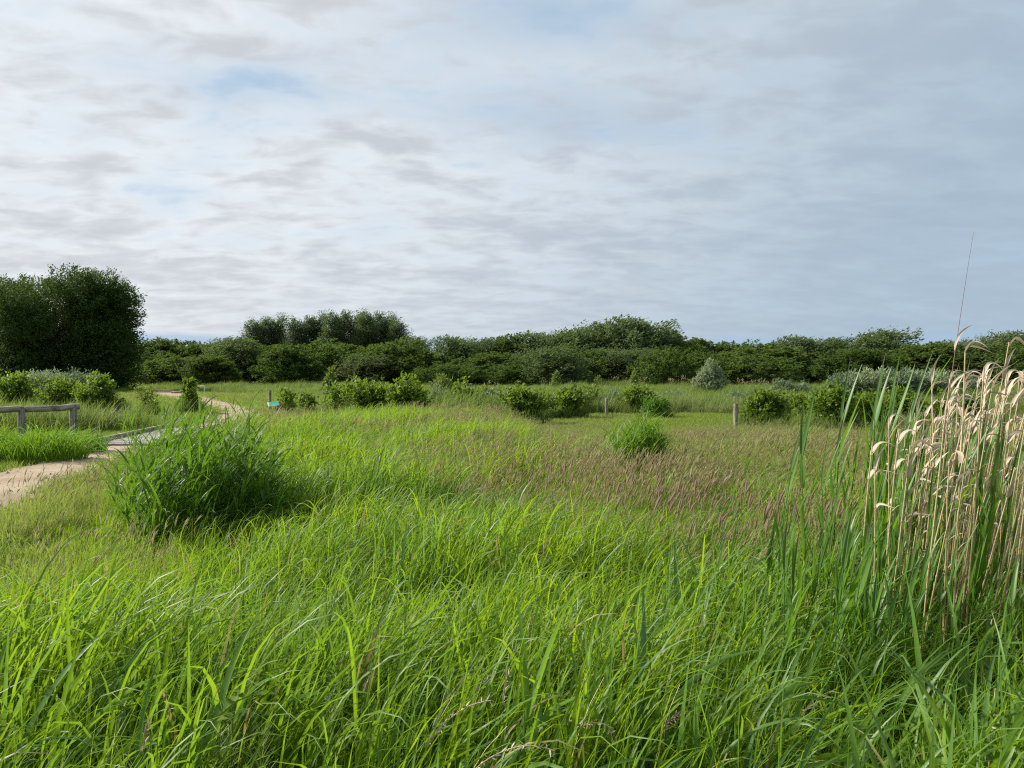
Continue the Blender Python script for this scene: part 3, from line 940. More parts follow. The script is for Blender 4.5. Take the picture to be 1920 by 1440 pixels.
make_bush('leafy_bush', 1430, 800, 741, 72, B, 'open twin-topped bush right of the tall lawn post', 619, G1, n=260, lobes=[(-0.2, 0, 0.45, 0.24, 0.42), (0.2, 0, 0.5, 0.24, 0.44), (-0.25, 0.1, 0.7, 0.14, 0.2), (0.22, -0.1, 0.78, 0.14, 0.2), (0, 0, 0.3, 0.3, 0.25)])
make_bush('sapling', 1500, 798, 752, 24, B, 'little sapling with a dark round head on a thin stem', 620, None, n=60, per=18, cat='sapling', lobes=[(0, 0, 0.68, 0.40, 0.28), (0.1, 0, 0.5, 0.3, 0.2)])
make_bush('leafy_bush', 1556, 808, 738, 72, B, 'tall pointed dark bush left of the green reed spears', 621, G1, n=260)
make_bush('leafy_bush', 1625, 806, 752, 62, B, 'dark bush behind the green reed spears', 622, G1, n=200)
make_bush('leafy_bush', 1690, 798, 744, 66, B, 'dark bush behind the leftmost dry reeds', 623, G1, n=220)
make_bush('leafy_bush', 1790, 800, 746, 84, B, 'dark bush hidden behind the dense dry reeds', 624, G1, n=220)
make_bush('sapling', 354, 775, 711, 25, B, 'leafy green sapling on a bare stem beside the sandy path', 625, None, n=90, per=22, cat='sapling', lobes=[(0, 0, 0.72, 0.36, 0.22), (0.05, 0, 0.5, 0.42, 0.22), (-0.1, 0, 0.34, 0.3, 0.16)], spray=0.22)
make_bush('sapling', 273, 782, 732, 30, M['yellow'], 'thin see-through sapling left of the sandy path', 626, None, n=50, per=12, cat='sapling', up=0.8)
G4 = 'low scrub between the bushes of the row'
for k, (px, base, top, w, mt, lab) in enumerate([
    (655, 776, 738, 40, 'yellow', 'low pale scrub just left of the large dark bush'), (722, 780, 736, 40, 'bush', 'low scrub joining the large dark bush to the bright broad bush'),
    (806, 778, 740, 44, 'sallow', 'low grey-green scrub right of the bright broad bush'), (842, 776, 742, 30, 'yellow', 'low pale scrub left of the gleaming dark bush'),
    (900, 780, 744, 40, 'bush', 'low dark scrub right of the gleaming dark bush'), (938, 782, 744, 44, 'sallow', 'low grey-green scrub left of the dense bush before the posts'),
    (1018, 786, 748, 38, 'bush', 'low scrub touching the close pair of posts'), (1084, 776, 742, 36, 'yellow', 'low pale scrub right of the bright bush by the pair of posts'),
    (1150, 772, 744, 44, 'sallow', 'low grey-green scrub right of the thin grey post'), (1262, 764, 742, 60, 'sallow', 'low spreading scrub behind the lawn left of the silver willow'),
    (1390, 764, 742, 66, 'sallow', 'low spreading scrub behind the lawn right of the silver willow'), (1475, 790, 756, 44, 'yellow', 'low pale scrub right of the open twin-topped bush'),
    (1592, 800, 758, 44, 'bush', 'low dark scrub right of the tall pointed dark bush'), (1655, 796, 752, 44, 'yellow', 'low pale scrub between the dark bushes by the reeds')]):
    make_bush('low_scrub', px, base, top, w, M[mt], lab, 700 + k, G4, n=95, per=18, leaf=0.09, lw=0.04, up=0.75, cat='scrub')
G2 = 'pale saplings in front of the wood'
YC = [(0.0, 0, 0.25, 0.30, 0.2), (0.08, 0, 0.5, 0.28, 0.22), (0.2, 0, 0.75, 0.16, 0.2), (0.28, 0, 0.88, 0.08, 0.12)]
make_bush('sapling', 616, 738, 692, 26, M['yellow'], 'yellow-green conical sapling in front of the wood on the left', 630, G2, leaf=0.16, lw=0.08, n=70, per=20, cat='sapling', lobes=YC)
make_bush('sapling', 1037, 736, 704, 20, M['yellow'], 'first wind-bent yellow sapling in front of the middle of the wood', 631, G2, leaf=0.18, lw=0.06, n=70, per=20, cat='sapling', lobes=YC, up=0.8, wind=(0.8, 0, .4))
make_bush('sapling', 1118, 738, 708, 12, M['yellow'], 'thin twiggy sapling between the two wind-bent yellow saplings', 632, G2, leaf=0.16, lw=0.08, n=22, per=12, cat='sapling', lobes=YC)
make_bush('sapling', 1184, 736, 699, 20, M['yellow'], 'second wind-bent yellow sapling in front of the tallest willow', 633, G2, leaf=0.18, lw=0.06, n=70, per=20, cat='sapling', lobes=YC, up=0.8, wind=(0.8, 0, .4))
make_bush('sapling', 666, 742, 710, 14, M['yellow'], 'tiny pale sapling above the large dark bush', 634, G2, leaf=0.14, lw=0.07, n=26, per=12, cat='sapling', lobes=YC)
make_bush('silver_willow', 1328, 741, 676, 64, M['silver'], 'silver-leaved conical willow bush standing alone before the dark wood', 640, None, leaf=0.20, lw=0.055, n=330, per=26, spray=0.42, up=1.1, wind=(0.35, 0, .2),
          lobes=[(-0.05, 0, 0.18, 0.40, 0.18), (-0.02, 0, 0.42, 0.22, 0.22), (0.0, 0, 0.72, 0.09, 0.20), (-0.30, 0, 0.22, 0.16, 0.14), (0.30, 0, 0.26, 0.18, 0.18), (0.24, 0, 0.56, 0.09, 0.18), (-0.16, 0, 0.5, 0.10, 0.14)])
G3 = 'grey sallow bushes of the thicket on the right'
for k, (px, top, w, lab) in enumerate([(1582, 722, 60, 'low left-end bush of the grey-green sallow thicket'), (1628, 712, 76, 'second bush of the grey-green sallow thicket with pale tips'),
                                       (1688, 708, 84, 'tallest bush in the middle of the grey-green sallow thicket'), (1742, 712, 70, 'silvery right-hand bush of the sallow thicket'),
                                       (1800, 718, 66, 'sallow bush half hidden behind the tall reed spike')]):
    make_bush('sallow_bush', px, 752, top, w * 1.1, M['silver'] if k in (1, 3) else M['sallow'], lab, 650 + k, G3, leaf=0.20, lw=0.055, n=300, per=24, spray=0.6, up=0.8, wind=(0.4, 0, .15))
for k, (px, top, w) in enumerate([(1500, 728, 40), (1466, 724, 36)]):
    make_bush('leafy_bush', px, 750, top, w, M['sallow'], ['low grey-green bush in the far grass left of the sallow thicket', 'feathery bush in the far grass right of the silver willow'][k], 670 + k, None, n=110, per=18, leaf=0.18, lw=0.05, up=0.8)
# dead twigs in the pale tree behind the reeds
rg = np.random.default_rng(8)
a = Acc()
for k in range(7):
    x0 = rg.normal() * 0.15
    tube(a, [(x0, 0, 0), (x0 - 0.25 * k / 4 - 0.2, 0, 0.9), (x0 - 0.7 - 0.1 * k, 0, 1.6 + 0.25 * rg.random())], [0.06, 0.035, 0.01], 5)
tw = link('dead_branch', a.mesh('dead_branch', M['deadwood']), None, at(1768, 101, z_at(693, 101)))
tag(tw, 'bare grey forked branch in front of the pale tree behind the reeds', 'branch')
# two pale tree-guard tubes in the bushes on the right
for k, px in enumerate((1662, 1682)):
    a = Acc(); tube(a, [(0, 0, 0), (0, 0, 0.42)], [0.05, 0.05], 8)
    o = link('tree_guard', a.mesh('tree_guard', M['white']), None, at(px, 24.5))
    tag(o, ['white tube guard in the grass, left of two', 'white tube guard in the grass, right of two'][k], 'tree guard', 'white tree guards between the dark bushes')


# ------------------------------------------------------------------ grass prototypes (held outside the scene, instanced by the grass objects)
def proto_collection(name, builder, count, mats):
    c = bpy.data.collections.new(name)
    for k in range(count):
        rng = np.random.default_rng(hash(name) % 1000 + k if False else sum(map(ord, name)) + k * 7)
        a = Acc(); builder(a, rng)
        o = bpy.data.objects.new('%s_tuft' % name, a.mesh('%s_tuft' % name, mats))
        c.objects.link(o)
    return c


def U(rng, n, a, b): return a + (b - a) * rng.random(n)


def disc(rng, n, r):
    a = rng.random(n) * 2 * np.pi; q = r * np.sqrt(rng.random(n))
    return np.stack([q * np.cos(a), q * np.sin(a), np.zeros(n) - 0.01], -1)


def b_lush(a, rng):       # unit height about 0.6 m
    n = 17
    ribbons(a, rng, disc(rng, n, 0.13), rng.normal(0.05, 1.0, n), U(rng, n, 0.27, 0.68), U(rng, n, 0.0075, 0.0175), U(rng, n, 0.0, 0.27), np.abs(rng.normal(1.1, 0.85, n)), rng.normal(0, 0.6, n), rng.normal(0, 1.0, n), 7, 0.25, 2.6)
    n = 3
    ribbons(a, rng, disc(rng, n, 0.12), rng.normal(0, 0.6, n), U(rng, n, 0.55, 0.85), U(rng, n, 0.007, 0.013), U(rng, n, 0.02, 0.22), U(rng, n, 1.4, 2.6), rng.normal(0, 0.3, n), rng.normal(0, 0.6, n), 10, 0.2, 3.4)


def b_broad(a, rng):
    n = 6
    ribbons(a, rng, disc(rng, n, 0.10), rng.normal(0, 0.8, n), U(rng, n, 0.42, 0.90), U(rng, n, 0.015, 0.030), U(rng, n, 0.03, 0.32), np.abs(rng.normal(1.25, 0.8, n)), rng.normal(0, 0.6, n), rng.normal(0, 0.9, n), 11, 0.2, 2.5)


def b_fine(a, rng):
    n = 26
    ribbons(a, rng, disc(rng, n, 0.16), rng.normal(0, 0.9, n), U(rng, n, 0.25, 0.58), U(rng, n, 0.0045, 0.008), U(rng, n, 0.02, 0.35), np.abs(rng.normal(0.6, 0.4, n)), rng.normal(0, 0.7, n), rng.normal(0, 0.6, n), 5, 0, 1.8)
    n = 4
    P, T = ribbons(a, rng, disc(rng, n, 0.16), rng.normal(0, 0.5, n), U(rng, n, 0.42, 0.66), np.full(n, 0.0022), U(rng, n, 0.03, 0.18), U(rng, n, 0.1, 0.5), rng.normal(0, 0.6, n), np.zeros(n), 4, 0, 2.0, mat=0, prof='stalk')
    tip = P[:, -1]; tt = T[:, -1]
    az = np.arctan2(tt[:, 1], tt[:, 0]); th = np.arccos(np.clip(tt[:, 2], -1, 1))
    for rot in (0.0, 1.57):
        ribbons(a, rng, tip, az, U(rng, n, 0.07, 0.13), U(rng, n, 0.008, 0.015), th, U(rng, n, 0.2, 0.7), np.full(n, rot) + rng.normal(0, .3, n), np.zeros(n), 4, 0, 1.5, mat=1, prof='head')


def b_purple(a, rng):
    n = 10
    ribbons(a, rng, disc(rng, n, 0.12), rng.normal(0, 0.8, n), U(rng, n, 0.35, 0.6), U(rng, n, 0.005, 0.008), U(rng, n, 0.03, 0.3), np.abs(rng.normal(0.6, 0.4, n)), rng.normal(0, 0.7, n), rng.normal(0, 0.6, n), 6, 0.3, 1.8, mat=2)
    n = 4
    P, T = ribbons(a, rng, disc(rng, n, 0.13), rng.normal(0, 0.5, n), U(rng, n, 0.50, 0.72), np.full(n, 0.003), U(rng, n, 0.0, 0.13), U(rng, n, 0.05, 0.35), rng.normal(0, 0.6, n), np.zeros(n), 5, 0, 2.0, mat=0, prof='stalk')
    tip = P[:, -1]; tt = T[:, -1]
    az = np.arctan2(tt[:, 1], tt[:, 0]); th = np.arccos(np.clip(tt[:, 2], -1, 1))
    ln = U(rng, n, 0.07, 0.14); wd = U(rng, n, 0.012, 0.02); cv = U(rng, n, 0.0, 0.7)
    for rot in (0.0, 1.05, 2.1):
        ribbons(a, rng, tip, az, ln, wd, th, cv, np.full(n, rot), np.zeros(n), 6, 0, 1.5, mat=1, prof='head')


def b_lawn(a, rng):
    n = 34
    ribbons(a, rng, disc(rng, n, 0.22), rng.random(n) * 6.28, U(rng, n, 0.05, 0.11), U(rng, n, 0.006, 0.010), U(rng, n, 0.05, 0.6), U(rng, n, 0.1, 0.9), rng.normal(0, 0.7, n), np.zeros(n), 3, 0, 1.5)


def b_rough(a, rng):      # far tufts, broader so that they stay solid at a distance
    n = 34
    ribbons(a, rng, disc(rng, n, 0.28), rng.normal(0, 1.0, n), U(rng, n, 0.35, 0.75), U(rng, n, 0.010, 0.018), U(rng, n, 0.02, 0.35), np.abs(rng.normal(0.7, 0.45, n)), rng.normal(0, 0.7, n), rng.normal(0, 0.6, n), 5, 0, 1.8)


def b_reedbed(a, rng):    # far pinkish reed heads in front of the wood
    n = 16
    P, T = ribbons(a, rng, disc(rng, n, 0.5), rng.normal(0, 0.5, n), U(rng, n, 0.8, 1.25), np.full(n, 0.012), U(rng, n, 0.0, 0.15), U(rng, n, 0.05, 0.3), rng.normal(0, 0.6, n), np.zeros(n), 4, 0, 2.0, mat=0, prof='stalk')
    tip = P[:, -1]
    ribbons(a, rng, tip, rng.normal(0, .5, n), U(rng, n, 0.15, 0.3), U(rng, n, 0.04, 0.07), U(rng, n, 0.1, 0.5), U(rng, n, 0.2, 0.8), rng.normal(0, .6, n), np.zeros(n), 4, 0, 1.5, mat=1, prof='head')


CP = {
    'lush': proto_collection('lush', b_lush, 16, [M['lush']]),
    'broad': proto_collection('broad', b_broad, 12, [M['broad']]),
    'fine': proto_collection('fine', b_fine, 10, [M['fine'], M['panicle']]),
    'purple': proto_collection('purple', b_purple, 10, [M['stalk'], M['purple'], M['lush']]),
    'lawn': proto_collection('lawn', b_lawn, 6, [M['lawn']]),
    'rough': proto_collection('rough', b_rough, 10, [M['rough']]),
    'reedbed': proto_collection('reedbed', b_reedbed, 6, [M['stalk'], M['panicle']]),
}


def instancer(coll):
    ng_ = bpy.data.node_groups.new('scatter_' + coll.name, 'GeometryNodeTree')
    ng_.interface.new_socket('Geometry', in_out='INPUT', socket_type='NodeSocketGeometry')
    ng_.interface.new_socket('Geometry', in_out='OUTPUT', socket_type='NodeSocketGeometry')
    n = ng_.nodes
    gi = n.new('NodeGroupInput'); go = n.new('NodeGroupOutput')
    ci = n.new('GeometryNodeCollectionInfo'); ci.inputs[0].default_value = coll
    ci.inputs['Separate Children'].default_value = True; ci.inputs['Reset Children'].default_value = True
    iop = n.new('GeometryNodeInstanceOnPoints')
    iop.inputs['Pick Instance'].default_value = True

    def attr(nm, typ):
        q = n.new('GeometryNodeInputNamedAttribute'); q.data_type = typ; q.inputs['Name'].default_value = nm
        return q.outputs['Attribute']
    e2r = n.new('FunctionNodeEulerToRotation')
    L = ng_.links.new
    L(attr('rot', 'FLOAT_VECTOR'), e2r.inputs[0])
    L(gi.outputs[0], iop.inputs['Points'])
    L(ci.outputs[0], iop.inputs['Instance'])
    L(attr('variant', 'INT'), iop.inputs['Instance Index'])
    L(e2r.outputs[0], iop.inputs['Rotation'])
    L(attr('size', 'FLOAT_VECTOR'), iop.inputs['Scale'])
    L(iop.outputs[0], go.inputs[0])
    return ng_


def scatter(name, kind, X, Y, Z, size, hue, rng, label, cat='grass', yaw=0.45, tilt=0.10, width=None):
    n = len(X)
    me = bpy.data.meshes.new(name)
    me.vertices.add(n)
    me.vertices.foreach_set('co', np.stack([X, Y, Z], -1).astype(np.float32).ravel())
    cnt = len(CP[kind].objects)
    a = me.attributes.new('variant', 'INT', 'POINT'); a.data.foreach_set('value', rng.integers(0, cnt, n).astype(np.int32))
    rot = np.stack([rng.normal(0, tilt, n), rng.normal(0, tilt, n), rng.normal(0, yaw, n)], -1)
    a = me.attributes.new('rot', 'FLOAT_VECTOR', 'POINT'); a.data.foreach_set('vector', rot.astype(np.float32).ravel())
    w = size if width is None else width
    s3 = np.stack([w, w, size], -1)
    a = me.attributes.new('size', 'FLOAT_VECTOR', 'POINT'); a.data.foreach_set('vector', s3.astype(np.float32).ravel())
    a = me.attributes.new('hue', 'FLOAT', 'POINT'); a.data.foreach_set('value', np.clip(hue, 0, 1).astype(np.float32))
    me.update()
    o = link(name, me)
    md = o.modifiers.new('scatter', 'NODES'); md.node_group = instancer(CP[kind])
    tag(o, label, cat, kind='stuff')
    return o


def vnoise(X, Y, s, seed):
    """smooth value noise, 0..1"""
    rg = np.random.default_rng(seed)
    tab = rg.random((256, 256))
    x = X / s + 100; y = Y / s + 100
    i = np.floor(x).astype(int); j = np.floor(y).astype(int)
    u = x - i; v = y - j
    u = u * u * (3 - 2 * u); v = v * v * (3 - 2 * v)
    g_ = lambda a, b: tab[a % 256, b % 256]
    return (g_(i, j) * (1 - u) + g_(i + 1, j) * u) * (1 - v) + (g_(i, j + 1) * (1 - u) + g_(i + 1, j + 1) * u) * v


def sst(x, a, b):
    t = np.clip((x - a) / (b - a), 0, 1)
    return t * t * (3 - 2 * t)


def points(rng, y0, y1, dens, margin=2.5, ang=0.70):
    """random points on the ground inside the view (with room to step aside); dens may be a function of distance"""
    out = []
    y = y0
    while y < y1:
        st = max(0.5, y * 0.12)
        yb = min(y1, y + st)
        dn = dens(0.5 * (y + yb)) if callable(dens) else dens
        hw = ang * yb + margin
        n = int(dn * (yb - y) * 2 * hw)
        out.append(np.stack([rng.uniform(-hw, hw, n), rng.uniform(y, yb, n)], -1))
        y = yb
    p = np.concatenate(out)
    return p[:, 0], p[:, 1]


def lawn_mask(X, Y):
    """mown lawn between the bushes, centre right, and the short turf round the path"""
    e = ((X - 4.9 - (Y - 25.5) * 0.18) / 4.9) ** 2 + ((Y - 25.3) / 4.6) ** 2
    return e * 0.85 + 0.25 * (vnoise(X, Y, 2.0, 11) - 0.5)


def lush_limit(X):
    """distance at which the lush foreground gives way to the fine brownish grass"""
    return np.interp(X, [-9, -5, -3, -1.5, 0, 1.2, 2.4, 4, 6], [17, 16, 14.5, 9.5, 6.6, 5.2, 4.6, 4.4, 4.4])


def height(X, Y):
    d, side = path_dist(X, Y)
    big = 0.46 + 0.72 * vnoise(X, Y, 1.4, 21) + 0.34 * vnoise(X, Y, 0.5, 22)
    h = 0.64 * big
    right = np.clip(0.14 + 0.86 * sst(d, 0.2, 2.8), 0, 1)
    left = np.clip(0.10 + 0.95 * sst(d, 0.45, 1.0), 0, 1)
    far_open = sst(Y, 20, 25)
    right = np.where(Y > 15.5, np.clip(0.2 + 0.75 * sst(d, 0.15, 1.0), 0, 1), right)
    k = np.where(side > 0, right, left)
    h = h * k
    h = h * (1 - 0.45 * far_open * (X < -5))
    h = np.where((side < 0) & (Y > 14.8), h * 0.28, h)
    h = h * (1 - 0.62 * sst(Y, 11, 18) * sst(X, -1.0, 1.5))
    h = h * (1 - 0.15 * np.exp(-((X - 0.56 * Y) / (0.10 * Y + 0.01)) ** 2) * sst(Y, 2.6, 3.3))
    h = h * (1 - 0.55 * np.exp(-((X + 2.9) / 1.6) ** 2 - ((Y - 5.6) / 1.3) ** 2))
    return h, d, side


# --- lush bright grass of the foreground
rng = np.random.default_rng(900)
X, Y = points(rng, 1.15, 24, lambda y: 78 if y < 6 else (56 if y < 12 else 34), 1.5)
h, d, side = height(X, Y)
lim = lush_limit(X) * (0.85 + 0.3 * vnoise(X, Y, 1.1, 31))
grn = sst(vnoise(X, Y, 1.9, 61), 0.42, 0.62) * 0.8 + 0.16 + 0.6 * sst(-X / Y, -0.02, 0.16) + 0.8 * np.exp(-((X - 4.6) / 1.9) ** 2 - ((Y - 13.0) / 2.2) ** 2)
keep = (d > 0.02) & ((Y < lim) | (side < 0) & (X < -8.0) | (rng.random(len(X)) < grn)) & (lawn_mask(X, Y) > 1.0) & (np.hypot(X, Y) > 1.15)
X, Y, h, d = X[keep], Y[keep], h[keep], d[keep]
hue = 0.55 * vnoise(X, Y, 0.9, 41) + 0.45 * rng.random(len(X)) - 0.15
scatter('meadow_grass', 'lush', X, Y, np.zeros(len(X)), np.clip(h / 0.65 * (0.8 + 0.35 * rng.random(len(X))), 0.12, 1.4), hue, rng, 'lush bright green grass bending in the wind across the foreground', yaw=0.4)

# --- broad blue-green blades, mostly bottom right
X, Y = points(rng, 1.15, 8.0, 42, 1.2)
pr = np.clip(0.08 + 0.16 * sst(Y, 3.6, 2.0) + 0.85 * sst(X / Y, -0.05, 0.35) * sst(Y, 5.2, 3.0) + 0.3 * (vnoise(X, Y, 0.7, 51) > 0.68), 0, 1)
h, d, side = height(X, Y)
keep = (rng.random(len(X)) < pr) & (d > 1.5)
X, Y, h = X[keep], Y[keep], h[keep]
scatter('broad_grass', 'broad', X, Y, np.zeros(len(X)), np.clip(h / 0.64, 0.5, 1.12), rng.random(len(X)), rng, 'broad blue-green grass blades arching over in the lower right', yaw=0.5)

# --- fine brownish flowering grass of the middle ground
X, Y = points(rng, 3.6, 24, lambda y: 75 if y < 10 else 42, 2.0)
h, d, side = height(X, Y)
lim = lush_limit(X) * (0.85 + 0.3 * vnoise(X, Y, 1.1, 31))
green = vnoise(X, Y, 1.9, 61)
keep = (rng.random(len(X)) < 0.35 + 0.65 * sst(X / Y, -0.18, 0.02)) & (Y > lim * 0.92) & (side > 0) & (d > 1.2) & (lawn_mask(X, Y) > 1.0)
X, Y, h, green, lim = X[keep], Y[keep], h[keep], green[keep], lim[keep]
scatter('flowering_grass', 'fine', X, Y, np.zeros(len(X)), np.clip(0.55 + 0.5 * vnoise(X, Y, 1.5, 62) + 0.15 * rng.random(len(X)), 0.4, 1.2) * (1 - 0.5 * sst(Y, 11, 18) * sst(X, -1.0, 1.5)), sst(vnoise(X, Y, 2.6, 66), 0.25, 0.7) * 0.85 + 0.1 * rng.random(len(X)), rng,
        'fine brownish flowering grass in the middle of the meadow', yaw=0.6)

X, Y = points(rng, 4.2, 9.5, 40, 1.0)
d, side = path_dist(X, Y)
keep = (side > 0) & (d > 0.25) & (d < 2.6) & (X < -1.8) & (rng.random(len(X)) < sst(vnoise(X, Y, 0.8, 65), 0.35, 0.7))
X, Y = X[keep], Y[keep]
scatter('stalky_grass', 'fine', X, Y, np.zeros(len(X)), U(rng, len(X), 0.55, 0.9), U(rng, len(X), 0.2, 0.8), rng, 'thin dark-stalked flowering grass beside the near edge of the path', yaw=0.6)

# --- reddish purple flower heads
X, Y = points(rng, 4.0, 11, lambda y: 34 if y < 8 else 14, 1.0)
lim = lush_limit(X)
band = np.exp(-((Y - lim * 1.12) / (0.16 * lim)) ** 2) * sst(X, -0.1, 1.0)
keep = (rng.random(len(X)) < 0.75 * band * (0.15 + 1.1 * sst(vnoise(X, Y, 0.6, 71), 0.3, 0.7)))
X, Y = X[keep], Y[keep]
scatter('purple_grass', 'purple', X, Y, np.zeros(len(X)), U(rng, len(X), 0.8, 1.12), np.zeros(len(X)), rng, 'grass with reddish purple flower heads in a band at centre right', yaw=0.5)

# --- mown lawn and short turf
X, Y = points(rng, 19, 33, 44, 1.0)
keep = lawn_mask(X, Y) < 1.08
X, Y = X[keep], Y[keep]
scatter('lawn_grass', 'lawn', X, Y, np.zeros(len(X)), U(rng, len(X), 0.7, 1.4), 0.8 * vnoise(X, Y, 1.6, 81) * rng.random(len(X)) + 0.1, rng, 'short mown lawn between the bushes and the posts', yaw=3)
X, Y = points(rng, 4, 75, lambda y: 46 if y < 16 else (26 if y < 26 else 7), 2.0)
d, side = path_dist(X, Y)
keep = (d > -0.28 * sst(vnoise(X, Y, 0.7, 83), 0.4, 0.8) - 0.02) & (d < np.where(Y < 24, 3.2, 7.0)) & (X < -3)
X, Y = X[keep], Y[keep]
scatter('verge_turf', 'lawn', X, Y, np.zeros(len(X)), U(rng, len(X), 0.6, 1.6) * np.where(Y > 26, 1.5, 1.0), vnoise(X, Y, 1.6, 82) * 0.7, rng, 'short trodden turf along both edges of the sandy path', yaw=3)

# --- loose stones and crumbs of earth on the path
rs_ = np.random.default_rng(950)
a = Acc()
n = 900
ii = rs_.integers(0, len(PC) - 18, n)
uu = rs_.uniform(-0.95, 0.95, n)
for q in range(n):
    c0 = PC[ii[q]]; c1 = PC[ii[q] + 1]; f_ = rs_.random()
    t_ = (c1 - c0)[:2]; t_ = t_ / np.hypot(*t_)
    x_ = c0[0] + (c1[0] - c0[0]) * f_ - t_[1] * uu[q] * c0[2]; y_ = c0[1] + (c1[1] - c0[1]) * f_ + t_[0] * uu[q] * c0[2]
    if 16.4 < y_ < 21.6: continue
    r_ = 0.010 + 0.030 * rs_.random() ** 3
    z_ = 0.02 + 0.02 * (1 - uu[q] ** 2)
    v_ = np.array([(1, 0, 0), (0.2, 1, 0), (-1, 0.1, 0), (0, -1, 0), (0.1, 0, 0.7), (0, 0, -0.6)]) * r_ * rs_.uniform(0.7, 1.3, (6, 3)) + (x_, y_, z_)
    a.add(v_, [(0, 1, 4), (1, 2, 4), (2, 3, 4), (3, 0, 4), (1, 0, 5), (2, 1, 5), (3, 2, 5), (0, 3, 5)], rs_.random())
o = link('pebbles', a.mesh('pebbles', solid_mat('stone', (0.22, 0.19, 0.15), (0.42, 0.37, 0.31), 3, 0.9, (1, 1, 1), 0.0), False))
tag(o, 'scattered small stones and crumbs on the sandy path', 'pebbles', kind='stuff')

# --- rough grass from the bushes to the wood
X, Y = points(rng, 17, 92, lambda y: 11 if y < 32 else (5.5 if y < 55 else 3.2), 3.0)
d, side = path_dist(X, Y)
pd = np.min(np.stack([np.hypot((X - q[0]) / 1.5, Y - q[1]) - q[2] for q in PATCH]), 0)
keep = (lawn_mask(X, Y) > 1.02) & ~((Y < 20) & (X > 0)) & (d > np.where(Y > 26, 1.5, 0.8)) & (pd > 0.1) & ((Y > 21) | ((X < -9.0) & (Y > 20.4)))
X, Y, d = X[keep], Y[keep], d[keep]
nz = vnoise(X, Y, 3.5, 91)
sz = 0.38 + 1.5 * nz ** 1.5 * vnoise(X, Y, 1.6, 94) + 0.45 * rng.random(len(X)) ** 3
sz = np.where((X < -4) & (Y > 22) & (Y < 60), sz * (0.25 + 0.5 * sst(d, 2, 10)), sz)
sz = np.where((Y > 21) & (Y < 26) & (X > -4), sz * 0.85, sz)
sz = np.where((Y > 26) & (Y < 36) & (X > -8), sz * 1.25, sz)
bx, by, bs = [], [], []
for (x0, y0, w0_, h0_) in BUSHES:
    if y0 > 50: continue
    n = int(36 + 22 * w0_)
    a_ = rng.random(n) * 6.283; r_ = w0_ * (0.30 + 0.45 * rng.random(n))
    bx.append(x0 + r_ * np.cos(a_)); by.append(y0 - 0.1 + 0.8 * r_ * np.sin(a_)); bs.append(np.clip(h0_ * U(rng, n, 0.45, 1.0), 0.4, 1.15))
bx, by, bs = np.concatenate(bx), np.concatenate(by), np.concatenate(bs)
bd, _ = path_dist(bx, by)
ok = bd > 0.6
X, Y, sz = np.concatenate([X, bx[ok]]), np.concatenate([Y, by[ok]]), np.concatenate([sz, bs[ok]])
scatter('rough_grass', 'rough', X, Y, np.zeros(len(X)), sz, 0.9 * vnoise(X, Y, 6, 92) * vnoise(X, Y, 2.2, 93) + 0.15 * rng.random(len(X)), rng, 'rough tussocky grass from the bushes back to the wood', yaw=0.6, width=np.maximum(sz, 0.7))

# --- pinkish reed bed below the wood
X, Y = points(rng, 66, 84, 0.5, 0.0)
keep = (X > -2) & (X < 45) & (rng.random(len(X)) < sst(vnoise(X, Y, 7, 95), 0.45, 0.75) * sst(vnoise(X, Y, 1.5, 96), 0.3, 0.6))
X, Y = X[keep], Y[keep]
scatter('far_reeds', 'reedbed', X, Y, np.zeros(len(X)), U(rng, len(X), 0.55, 1.05), np.zeros(len(X)), rng, 'pinkish dry reed heads along the foot of the wood', cat='reeds', yaw=0.5)


